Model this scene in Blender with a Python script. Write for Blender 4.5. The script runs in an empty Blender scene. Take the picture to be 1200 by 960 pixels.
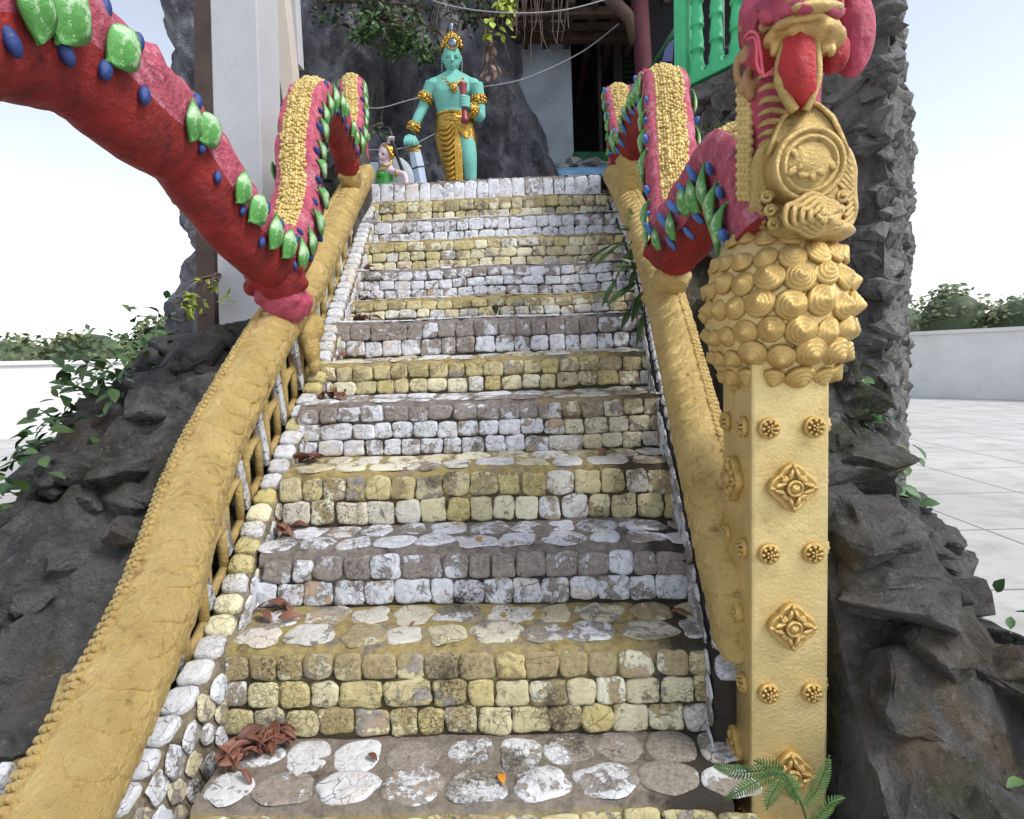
import bpy, bmesh, math, random
from mathutils import Vector, Matrix, noise as mnoise
random.seed(7)
V = Vector
PI = math.pi
D = math.radians
sc = bpy.context.scene
C = sc.collection

# ------------------------------------------------------------------ camera
CAM = V((0.0, 0.0, 1.5))
YAW, PITCH, ROLL = D(1.9), D(-4.9), D(2.0)
fw = V((-math.sin(YAW) * math.cos(PITCH), math.cos(YAW) * math.cos(PITCH), math.sin(PITCH)))
r0 = fw.cross(V((0, 0, 1))).normalized()
u0 = r0.cross(fw).normalized()
rt = r0 * math.cos(ROLL) - u0 * math.sin(ROLL)
up = u0 * math.cos(ROLL) + r0 * math.sin(ROLL)
FPX = 700.0
cam_d = bpy.data.cameras.new('camera')
cam = bpy.data.objects.new('camera', cam_d)
C.objects.link(cam)
mw = Matrix((rt, up, -fw)).transposed().to_4x4()
mw.translation = CAM
cam.matrix_world = mw
cam_d.sensor_width = 36.0
cam_d.lens = 36.0 * FPX / 1200.0
cam_d.clip_start = 0.05
cam_d.clip_end = 2000.0
sc.camera = cam


def P(px, py, y):
    """world point at distance y along the stairs seen in direction (px, py)"""
    d = fw + rt * ((px - 600) / FPX) + up * ((480 - py) / FPX)
    return CAM + d * (y / d.y)


# ------------------------------------------------------------------ light
SUN_EL, SUN_AZ = D(50), D(118)          # high, to the right and a little behind the camera
world = bpy.data.worlds.new('World')
sc.world = world
world.use_nodes = True
nt = world.node_tree
nt.nodes.clear()
wo = nt.nodes.new('ShaderNodeOutputWorld')
bg = nt.nodes.new('ShaderNodeBackground')
sky = nt.nodes.new('ShaderNodeTexSky')
sky.sky_type = 'NISHITA'
sky.sun_disc = False
sky.sun_elevation = SUN_EL
sky.sun_rotation = SUN_AZ
sky.air_density = 1.0
sky.dust_density = 1.0
hsv = nt.nodes.new('ShaderNodeHueSaturation')
hsv.inputs['Saturation'].default_value = 0.45      # overcast: a nearly white sky
nt.links.new(sky.outputs[0], hsv.inputs['Color'])
nt.links.new(hsv.outputs[0], bg.inputs[0])
bg.inputs[1].default_value = 0.125
nt.links.new(bg.outputs[0], wo.inputs[0])
sun_d = bpy.data.lights.new('sun', 'SUN')
sun_d.energy = 1.5
sun_d.angle = D(18)
sun_d.color = (1.0, 0.975, 0.94)
sun = bpy.data.objects.new('sun', sun_d)
C.objects.link(sun)
sdir = V((math.sin(SUN_AZ) * math.cos(SUN_EL), math.cos(SUN_AZ) * math.cos(SUN_EL), math.sin(SUN_EL)))
sun.rotation_euler = sdir.to_track_quat('Z', 'Y').to_euler()
sun.location = (0, -5, 12)
sc.view_settings.view_transform = 'Standard'
sc.view_settings.look = 'None'
sc.view_settings.exposure = 1.05
sc.view_settings.gamma = 1.0
sc.view_settings.use_curve_mapping = False

# ------------------------------------------------------------------ node helpers


class NM:
    def __init__(self, name):
        self.m = bpy.data.materials.new(name)
        self.m.use_nodes = True
        self.t = self.m.node_tree
        self.t.nodes.clear()
        self.out = self.n('ShaderNodeOutputMaterial')
        self.b = self.n('ShaderNodeBsdfPrincipled')
        self.l(self.b.outputs[0], self.out.inputs[0])
        self.tc = self.n('ShaderNodeTexCoord')

    def n(self, t):
        return self.t.nodes.new(t)

    def l(self, a, b):
        self.t.links.new(a, b)

    def noise(self, scale, detail=6, rough=0.6, dist=0.0, vec=None):
        x = self.n('ShaderNodeTexNoise')
        x.inputs['Scale'].default_value = scale
        x.inputs['Detail'].default_value = detail
        x.inputs['Roughness'].default_value = rough
        x.inputs['Distortion'].default_value = dist
        self.l(vec or self.tc.outputs['Object'], x.inputs['Vector'])
        return x.outputs['Fac']

    def voro(self, scale, feature='DISTANCE_TO_EDGE', vec=None):
        x = self.n('ShaderNodeTexVoronoi')
        x.feature = feature
        x.inputs['Scale'].default_value = scale
        self.l(vec or self.tc.outputs['Object'], x.inputs['Vector'])
        return x.outputs['Distance']

    def warp(self, scale, amt):
        x = self.n('ShaderNodeTexNoise')
        x.inputs['Scale'].default_value = scale
        x.inputs['Detail'].default_value = 4
        self.l(self.tc.outputs['Object'], x.inputs['Vector'])
        m = self.n('ShaderNodeVectorMath')
        m.operation = 'MULTIPLY_ADD'
        self.l(x.outputs['Color'], m.inputs[0])
        m.inputs[1].default_value = (amt, amt, amt)
        self.l(self.tc.outputs['Object'], m.inputs[2])
        return m.outputs[0]

    def math(self, op, a, b=None, clamp=False):
        x = self.n('ShaderNodeMath')
        x.operation = op
        x.use_clamp = clamp
        for i, v in enumerate((a, b)):
            if v is None:
                continue
            if isinstance(v, (int, float)):
                x.inputs[i].default_value = v
            else:
                self.l(v, x.inputs[i])
        return x.outputs[0]

    def step(self, v, lo, hi):
        x = self.n('ShaderNodeMapRange')
        x.inputs['From Min'].default_value = lo
        x.inputs['From Max'].default_value = hi
        x.clamp = True
        self.l(v, x.inputs['Value'])
        return x.outputs[0]

    def mix(self, f, a, b, mode='MIX'):
        x = self.n('ShaderNodeMix')
        x.data_type = 'RGBA'
        x.blend_type = mode
        for s, v in ((0, f), (6, a), (7, b)):
            if isinstance(v, (int, float)):
                x.inputs[s].default_value = v
            elif isinstance(v, tuple):
                x.inputs[s].default_value = (*v[:3], 1)
            else:
                self.l(v, x.inputs[s])
        return x.outputs[2]

    def attr(self, name='Col'):
        a = self.n('ShaderNodeAttribute')
        a.attribute_name = name
        s = self.n('ShaderNodeSeparateColor')
        self.l(a.outputs['Color'], s.inputs[0])
        return s.outputs[0], s.outputs[1], s.outputs[2], a.outputs['Alpha']

    def bump(self, h, strength=0.4, dist=0.01):
        x = self.n('ShaderNodeBump')
        x.inputs['Strength'].default_value = strength
        x.inputs['Distance'].default_value = dist
        self.l(h, x.inputs['Height'])
        self.l(x.outputs[0], self.b.inputs['Normal'])

    def done(self, col, rough=0.6, metal=0.0, spec=0.4):
        for k, v in (('Base Color', col), ('Roughness', rough), ('Metallic', metal), ('Specular IOR Level', spec)):
            if isinstance(v, (int, float)):
                self.b.inputs[k].default_value = v
            elif isinstance(v, tuple):
                self.b.inputs[k].default_value = (*v[:3], 1)
            else:
                self.l(v, self.b.inputs[k])
        return self.m


def sc3(c, k):
    return tuple(x * k for x in c)


def mat_paving():
    m = NM('pale_concrete_paving')
    br = m.n('ShaderNodeTexBrick')
    br.inputs['Scale'].default_value = 1.0
    br.inputs['Brick Width'].default_value = 1.2
    br.inputs['Row Height'].default_value = 1.2
    br.inputs['Mortar Size'].default_value = 0.012
    br.offset = 0.0
    m.l(m.tc.outputs['Object'], br.inputs['Vector'])
    c = m.mix(m.step(m.noise(0.6, 6), 0.3, 0.7), (0.42, 0.41, 0.39), (0.55, 0.54, 0.52))
    c = m.mix(m.math('MULTIPLY', m.step(m.noise(2.2, 9, 0.7), 0.5, 0.72), 0.6), c, (0.24, 0.225, 0.2))
    c = m.mix(m.math('MULTIPLY', br.outputs['Fac'], 0.75), c, (0.12, 0.115, 0.1))
    m.bump(m.noise(30, 8, 0.7), 0.4, 0.006)
    return m.done(c, 0.85, 0, 0.25)


def paint(name, col, rough=0.5, metal=0.0, var=0.25, vs=6.0, dirt=0.35, dcol=(0.05, 0.035, 0.03), ds=14.0,
          bump=0.35, bs=60.0, bd=0.004, spec=0.4, worn=None, worn_amt=0.3):
    m = NM(name)
    n1 = m.noise(vs, 5)
    c = m.mix(m.step(n1, 0.3, 0.7), sc3(col, 1 - var), sc3(col, 1 + var))
    if worn:
        n3 = m.noise(ds * 0.6, 8, 0.7)
        c = m.mix(m.step(n3, 0.62 - worn_amt * 0.3, 0.66 - worn_amt * 0.3), c, worn)
    if dirt:
        n2 = m.noise(ds, 8, 0.7, 0.4)
        c = m.mix(m.math('MULTIPLY', m.step(n2, 0.56, 0.74), dirt), c, dcol)
    m.bump(m.noise(bs, 6, 0.65), bump, bd)
    rr = m.math('ADD', m.math('MULTIPLY', m.noise(bs * 0.3, 4), 0.3), rough - 0.15)
    return m.done(c, rr, metal, spec)


def mat_stone():
    m = NM('painted_stone')
    r, g, p, s = m.attr()
    wv = m.warp(14, 0.05)
    wv2 = m.warp(30, 0.03)
    shift = m.math('MULTIPLY', m.math('SUBTRACT', r, 0.42), 0.22)
    nz = m.noise(15, 10, 0.7, 0.4)
    fine = m.noise(120, 6, 0.8)
    base = m.mix(m.step(m.noise(26, 9, 0.75), 0.32, 0.68), (0.19, 0.172, 0.158), (0.46, 0.415, 0.365))
    base = m.mix(m.step(m.math('ADD', m.noise(7, 5), m.math('MULTIPLY', g, 0.3)), 0.68, 0.84), base, (0.5, 0.37, 0.25))
    white = m.mix(m.step(m.noise(34, 8, 0.7), 0.3, 0.7), (0.52, 0.54, 0.6), (0.86, 0.875, 0.92))
    white = m.mix(m.math('MULTIPLY', m.step(m.math('ADD', m.noise(5, 5, 0.6, 0.6), m.math('MULTIPLY', r, 0.12)), 0.62, 0.74), 0.5), white, (0.7, 0.56, 0.41))
    yel = m.mix(m.step(m.noise(22, 8, 0.7), 0.3, 0.7), (0.44, 0.355, 0.13), (0.7, 0.61, 0.3))
    pale = m.mix(m.step(m.math('ADD', g, m.math('MULTIPLY', nz, 0.8)), 0.8, 1.3), yel, (0.8, 0.76, 0.52))
    pc = m.mix(p, white, pale)
    f = m.math('ADD', m.math('ADD', nz, shift), m.math('MULTIPLY', m.math('SUBTRACT', fine, 0.5), 0.12))
    flake = m.step(f, 0.395, 0.425)
    c = m.mix(flake, base, pc)
    # thin dark cracks, two sizes
    cr = m.voro(19, vec=wv)
    cm1 = m.math('MULTIPLY', m.step(m.noise(9, 4), 0.46, 0.6), m.math('SUBTRACT', 1.0, m.step(cr, 0.004, 0.022)))
    cr2 = m.voro(55, vec=wv2)
    cm2 = m.math('MULTIPLY', m.step(m.noise(6, 4), 0.48, 0.66), m.math('SUBTRACT', 1.0, m.step(cr2, 0.01, 0.06)))
    cmask = m.math('MAXIMUM', m.math('MULTIPLY', cm1, 0.7), m.math('MULTIPLY', cm2, 0.5))
    c = m.mix(cmask, c, (0.06, 0.05, 0.042))
    # cement wash smeared over some stones
    sm = m.math('ADD', m.math('ADD', m.noise(11, 10, 0.68, 0.4), m.math('MULTIPLY', m.math('SUBTRACT', g, 0.5), 0.12)), s)
    cem = m.mix(m.step(m.noise(60, 9, 0.75), 0.3, 0.7), (0.17, 0.15, 0.138), (0.42, 0.375, 0.34))
    cem = m.mix(m.math('MULTIPLY', p, 0.8), cem, m.mix(m.step(m.noise(60, 8, 0.75), 0.3, 0.7), (0.3, 0.225, 0.085), (0.56, 0.45, 0.2)))
    smk = m.step(sm, 0.56, 0.6)
    c = m.mix(smk, c, cem)
    # black mould specks and blotches
    sp = m.noise(95, 6, 0.8)
    blotch = m.noise(5.5, 7, 0.68)
    c = m.mix(m.math('MULTIPLY', m.step(m.math('ADD', sp, m.math('MULTIPLY', blotch, 0.7)), 0.93, 1.05), 0.9), c, (0.03, 0.027, 0.023))
    mould = m.math('ADD', m.noise(2.6, 8, 0.66, 0.3), m.math('MULTIPLY', m.math('SUBTRACT', sp, 0.5), 0.3))
    c = m.mix(m.math('MULTIPLY', m.step(mould, 0.575, 0.68), 0.8), c, (0.045, 0.04, 0.028))
    h = m.math('ADD', m.math('MULTIPLY', m.noise(70, 10, 0.75), 1.0), m.math('ADD', m.math('MULTIPLY', m.math('MULTIPLY', flake, m.math('SUBTRACT', 1.0, smk)), 0.35), m.math('MULTIPLY', cmask, -0.9)))
    m.bump(h, 0.9, 0.009)
    return m.done(c, 0.78, 0, 0.25)


def mat_mortar():
    m = NM('mortar')
    r, g, p, s = m.attr()
    c = m.mix(m.step(m.noise(34, 10, 0.75), 0.3, 0.7), (0.11, 0.095, 0.085), (0.37, 0.325, 0.29))
    yel = m.mix(m.step(m.noise(40, 9, 0.75), 0.3, 0.7), (0.28, 0.21, 0.08), (0.54, 0.43, 0.19))
    ym = m.math('MULTIPLY', p, m.step(m.noise(9, 9, 0.7), 0.36, 0.48))
    c = m.mix(ym, c, yel)
    c = m.mix(m.math('MULTIPLY', m.step(m.noise(70, 6, 0.8), 0.6, 0.72), 0.35), c, (0.55, 0.52, 0.49))
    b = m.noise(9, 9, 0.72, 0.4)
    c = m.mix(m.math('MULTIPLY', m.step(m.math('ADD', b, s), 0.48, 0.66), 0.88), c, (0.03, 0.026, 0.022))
    m.bump(m.noise(110, 9, 0.8), 1.0, 0.009)
    return m.done(c, 0.92, 0, 0.2)


def mat_rock(name, a, b, tan=(0.2, 0.13, 0.08), scale=1.6, bump=1.0, tanlo=0.6, moss=0.0):
    m = NM(name)
    c = m.mix(m.step(m.noise(scale, 10, 0.68, 0.6), 0.32, 0.68), a, b)
    c = m.mix(m.math('MULTIPLY', m.step(m.noise(scale * 0.8, 6, 0.6, 1.0), tanlo, tanlo + 0.13), 0.8), c, tan)
    c = m.mix(m.math('MULTIPLY', m.step(m.noise(scale * 9, 9, 0.75), 0.56, 0.72), 0.6), c, sc3(b, 2.0))
    c = m.mix(m.math('MULTIPLY', m.step(m.noise(scale * 5, 7, 0.7, 1.5), 0.55, 0.72), 0.8), c, sc3(a, 0.35))
    if moss:
        c = m.mix(m.math('MULTIPLY', m.step(m.noise(scale * 0.9, 8, 0.7, 0.4), 0.5, 0.62), moss), c, (0.055, 0.07, 0.028))
        c = m.mix(m.math('MULTIPLY', m.step(m.noise(scale * 1.4, 9, 0.7, 0.2), 0.56, 0.66), moss), c, (0.3, 0.29, 0.26))
    h = m.math('ADD', m.noise(scale * 6, 12, 0.72, 0.5), m.math('MULTIPLY', m.noise(scale * 30, 8, 0.7), 0.35))
    m.bump(h, bump, 0.11)
    return m.done(c, 0.85, 0, 0.25)


def mat_gold(name, col=(0.66, 0.44, 0.12), rough=0.42, metal=0.45, dirt=0.4, bump=0.35, dcol=(0.16, 0.08, 0.03), bs=90.0):
    m = NM(name)
    n1 = m.noise(7, 6, 0.6)
    c = m.mix(m.step(n1, 0.3, 0.7), sc3(col, 0.85), (col[0] * 1.15, col[1] * 1.2, col[2] * 1.4))
    n2 = m.noise(20, 9, 0.72, 0.3)
    c = m.mix(m.math('MULTIPLY', m.step(n2, 0.55, 0.75), dirt), c, dcol)
    m.bump(m.math('ADD', m.noise(bs, 8, 0.75), m.math('MULTIPLY', m.noise(bs * 0.25, 5), 0.9)), bump, 0.011)
    return m.done(c, m.math('ADD', m.math('MULTIPLY', n2, 0.35), rough - 0.16), metal, 0.5)


def mat_leaf(name, col, var=0.4, rough=0.5):
    m = NM(name)
    oi = m.n('ShaderNodeObjectInfo')
    r, g, p, s = m.attr()
    c = m.mix(r, sc3(col, 1 - var), sc3(col, 1 + var))
    c = m.mix(m.math('MULTIPLY', g, 0.35), c, (col[0] * 2.0 + 0.05, col[1] * 1.4, col[2] * 0.6))
    m.b.inputs['Transmission Weight'].default_value = 0.0
    m.bump(m.noise(60, 3), 0.2, 0.003)
    return m.done(c, rough, 0, 0.35)


M = {}
M['stone'] = mat_stone()
M['mortar'] = mat_mortar()
M['ground'] = mat_paving()
M['cliff'] = mat_rock('limestone', (0.07, 0.072, 0.09), (0.39, 0.39, 0.43), (0.24, 0.155, 0.1), 1.6, tanlo=0.57)
M['rock'] = mat_rock('dark_rock', (0.05, 0.05, 0.052), (0.27, 0.262, 0.255), (0.17, 0.125, 0.08), 3.0, tanlo=0.52, moss=0.75)
M['grey_rock'] = mat_rock('grey_rock', (0.16, 0.156, 0.15), (0.5, 0.48, 0.46), (0.25, 0.19, 0.13), 4.0, moss=0.5)
M['gold_rail'] = mat_gold('rail_gold', (0.6, 0.43, 0.155), 0.4, 0.6, 0.9, 1.0, dcol=(0.2, 0.1, 0.04), bs=55)
M['gold_pillar'] = mat_gold('pillar_gold', (0.68, 0.515, 0.215), 0.38, 0.68, 0.5, 0.35, dcol=(0.34, 0.18, 0.06), bs=120)
M['gold_knob'] = mat_gold('knob_gold', (0.6, 0.41, 0.14), 0.33, 0.78, 0.6, 0.4)
M['gold_head'] = mat_gold('head_gold', (0.57, 0.4, 0.145), 0.38, 0.65, 0.8, 0.7)
M['gold_statue'] = mat_gold('statue_gold', (0.55, 0.33, 0.065), 0.25, 0.88, 0.6, 0.4, dcol=(0.05, 0.03, 0.015))
M['gold_jaw'] = paint('worn_gold_lip', (0.54, 0.36, 0.13), 0.42, 0.5, var=0.25, vs=12, dirt=0.5, dcol=(0.2, 0.06, 0.05), ds=18, bump=0.7, bs=60, bd=0.008, worn=(0.5, 0.2, 0.17), worn_amt=-0.1)
M['bead'] = mat_gold('bead_gold', (0.62, 0.46, 0.16), 0.5, 0.2, 0.6, 0.3, dcol=(0.2, 0.12, 0.04))
M['pink'] = paint('pink_paint', (0.5, 0.1, 0.15), 0.85, var=0.35, vs=30, dirt=0.75, dcol=(0.16, 0.02, 0.04), ds=26, bump=1.0, bs=75, bd=0.016, worn=(0.62, 0.22, 0.28), worn_amt=0.25)
M['red'] = paint('red_paint', (0.25, 0.017, 0.014), 0.68, var=0.4, vs=9, dirt=0.85, dcol=(0.025, 0.006, 0.007), ds=13, bump=1.0, bs=38, bd=0.014)
M['headred'] = paint('head_red', (0.45, 0.025, 0.03), 0.45, var=0.3, dirt=0.8, dcol=(0.1, 0.01, 0.03), ds=22, bump=0.9, bs=70, bd=0.01, worn=(0.55, 0.14, 0.2), worn_amt=0.05)
M['headpink'] = paint('head_pink', (0.45, 0.07, 0.12), 0.55, var=0.35, vs=14, dirt=0.85, dcol=(0.1, 0.02, 0.07), ds=18, bump=0.9, bs=60, bd=0.012)
M['leafpaint'] = paint('green_enamel', (0.1, 0.32, 0.075), 0.55, var=0.3, vs=1.5, dirt=0.4, dcol=(0.04, 0.1, 0.03), ds=3.5, bump=0.4, bs=6, bd=0.02, worn=(0.42, 0.6, 0.36), worn_amt=0.25)
M['petal'] = paint('blue_enamel', (0.02, 0.045, 0.17), 0.35, var=0.3, vs=2, dirt=0.4, dcol=(0.08, 0.05, 0.05), ds=3, bump=0.3, bs=6, bd=0.02)
M['petal_light'] = paint('light_blue_enamel', (0.06, 0.17, 0.45), 0.35, var=0.3, vs=1.5, dirt=0.2, ds=2.2, dcol=(0.45, 0.05, 0.03), bump=0.2, bs=6, worn=(0.62, 0.68, 0.72), worn_amt=-0.1)
M['plaster'] = paint('grey_plaster', (0.43, 0.43, 0.45), 0.85, var=0.08, vs=3, dirt=0.18, ds=6, dcol=(0.2, 0.17, 0.15), bump=0.6, bs=50)
M['cream'] = paint('cream_plaster', (0.52, 0.46, 0.4), 0.85, var=0.08, vs=3, dirt=0.2, ds=6, dcol=(0.2, 0.15, 0.12), bump=0.3)
M['bluewall'] = paint('limewash', (0.4, 0.45, 0.52), 0.9, var=0.2, vs=2.5, dirt=0.4, ds=3, dcol=(0.15, 0.16, 0.18), bump=0.3)
M['darkwood'] = paint('dark_wood', (0.045, 0.036, 0.034), 0.8, var=0.35, vs=4, dirt=0.4, bump=0.4, bs=30)
M['brownwood'] = paint('brown_wood', (0.085, 0.052, 0.038), 0.8, var=0.35, vs=5, dirt=0.4, bump=0.4, bs=30)
M['darkbrown'] = paint('dark_brown_wall', (0.07, 0.05, 0.042), 0.85, var=0.4, vs=3, dirt=0.5, bump=0.4, bs=20)
M['redpost'] = paint('maroon_paint', (0.075, 0.014, 0.022), 0.85, var=0.3, vs=6, dirt=0.5, bump=0.3)
M['greenrail'] = paint('green_rail_paint', (0.065, 0.5, 0.22), 0.42, var=0.12, vs=6, dirt=0.25, dcol=(0.05, 0.12, 0.06), bump=0.25, bs=40)
M['greenfloor'] = paint('green_carpet', (0.012, 0.085, 0.035), 0.9, var=0.4, vs=10, dirt=0.3, bump=0.4)
M['tarp'] = paint('blue_tarp', (0.06, 0.14, 0.24), 0.55, var=0.3, vs=5, dirt=0.3, bump=0.4, bs=15, bd=0.02)
M['skin'] = paint('turquoise_paint', (0.165, 0.45, 0.38), 0.75, var=0.14, vs=5, dirt=0.12, ds=7, dcol=(0.06, 0.15, 0.13), bump=0.35, bs=50)
M['skinw'] = paint('pale_skin_paint', (0.62, 0.5, 0.53), 0.5, var=0.1, vs=8, dirt=0.2, ds=30, bump=0.15)
M['bodice'] = paint('green_bodice', (0.05, 0.27, 0.05), 0.25, var=0.2, vs=10, dirt=0.2, bump=0.15)
M['club'] = paint('crimson_paint', (0.26, 0.035, 0.055), 0.4, var=0.25, vs=18, dirt=0.4, bump=0.3)
M['blade'] = paint('blue_white_paint', (0.5, 0.6, 0.74), 0.45, var=0.1, vs=8, dirt=0.2, bump=0.2)
M['grey'] = paint('grey_paint', (0.36, 0.4, 0.43), 0.55, var=0.15, vs=8, dirt=0.3, bump=0.2)
M['black'] = paint('black_rubber', (0.012, 0.014, 0.02), 0.45, var=0.2, dirt=0.0, bump=0.15)
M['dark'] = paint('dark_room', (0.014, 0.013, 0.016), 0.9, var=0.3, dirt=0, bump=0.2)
M['eye'] = paint('eye_paint', (0.03, 0.035, 0.05), 0.4, var=0.1, dirt=0, bump=0)
M['mirror'] = paint('mirror_inlay', (0.2, 0.23, 0.27), 0.2, metal=0.8, var=0.6, vs=60, dirt=0.5, bump=0.6, bs=90)
M['wire'] = paint('grey_wire', (0.3, 0.31, 0.33), 0.5, var=0.1, dirt=0, bump=0)
M['cord'] = paint('pink_cord', (0.7, 0.12, 0.16), 0.5, var=0.2, dirt=0, bump=0.2)
M['root'] = paint('root_bark', (0.12, 0.085, 0.07), 0.85, var=0.4, vs=10, dirt=0.4, bump=0.5)
M['purple'] = paint('purple_paint', (0.16, 0.06, 0.22), 0.4, var=0.2, dirt=0.1, bump=0.1)
M['leaf_bush'] = mat_leaf('bush_leaf', (0.05, 0.115, 0.045), 0.5)
M['leaf_yel'] = mat_leaf('yellow_green_leaf', (0.22, 0.3, 0.05), 0.35)
M['leaf_far'] = mat_leaf('far_leaf', (0.09, 0.13, 0.07), 0.35, 0.7)
M['whitewash'] = paint('whitewash', (0.68, 0.68, 0.66), 0.85, var=0.08, vs=1.2, dirt=0.25, ds=2.0, dcol=(0.3, 0.28, 0.25), bump=0.3, bs=30)
M['leaf_dark'] = mat_leaf('dark_leaf', (0.02, 0.055, 0.028), 0.4)
M['leaf_plant'] = mat_leaf('plant_leaf', (0.035, 0.085, 0.025), 0.45, 0.4)
M['fern'] = mat_leaf('fern_leaf', (0.045, 0.115, 0.035), 0.3)
M['dry'] = mat_leaf('dry_leaf', (0.13, 0.06, 0.042), 0.7, 0.5)
M['dryorange'] = mat_leaf('orange_leaf', (0.55, 0.24, 0.03), 0.2, 0.5)
M['deadleaf'] = mat_leaf('dead_hanging_leaf', (0.2, 0.15, 0.12), 0.35, 0.7)
M['soil'] = mat_rock('dark_soil', (0.03, 0.027, 0.022), (0.1, 0.09, 0.075), (0.09, 0.075, 0.04), 3.0)

# ------------------------------------------------------------------ mesh helpers


def fbm(v, o=4):
    a, s, f = 0.0, 1.0, 1.0
    for _ in range(o):
        a += mnoise.noise(v * f) * s
        s *= 0.5
        f *= 2.03
    return a


def rock_hull(r, n=16, detail=0):
    """vertices and faces of an angular stone: hull of random points on an ellipsoid"""
    bm = bmesh.new()
    for _ in range(n):
        d = V((random.gauss(0, 1), random.gauss(0, 1), random.gauss(0, 1))).normalized() * random.uniform(0.92, 1.05)
        bm.verts.new((d.x * r[0], d.y * r[1], d.z * r[2]))
    h = bmesh.ops.convex_hull(bm, input=bm.verts)
    for v in [g for g in h['geom_interior'] if isinstance(g, bmesh.types.BMVert)]:
        bm.verts.remove(v)
    bmesh.ops.bevel(bm, geom=list(bm.edges), offset=min(r) * 0.07, segments=1, affect='EDGES', clamp_overlap=True)
    if detail:
        bmesh.ops.triangulate(bm, faces=list(bm.faces))
        bmesh.ops.subdivide_edges(bm, edges=list(bm.edges), cuts=detail, use_grid_fill=True)
        sd = V((random.uniform(0, 50), 0, 0))
        m = min(r)
        for v in bm.verts:
            v.co += v.co.normalized() * (m * (0.16 * fbm(v.co * (1.6 / m) + sd, 3) - 0.10 * abs(fbm(V((v.co.x * 0.7, v.co.y * 0.7, v.co.z * 3.0)) * (1.4 / m) + sd, 2))))
    bm.verts.index_update()
    vs = [v.co.copy() for v in bm.verts]
    fs = [tuple(v.index for v in f.verts) for f in bm.faces]
    bm.free()
    return vs, fs


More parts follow.
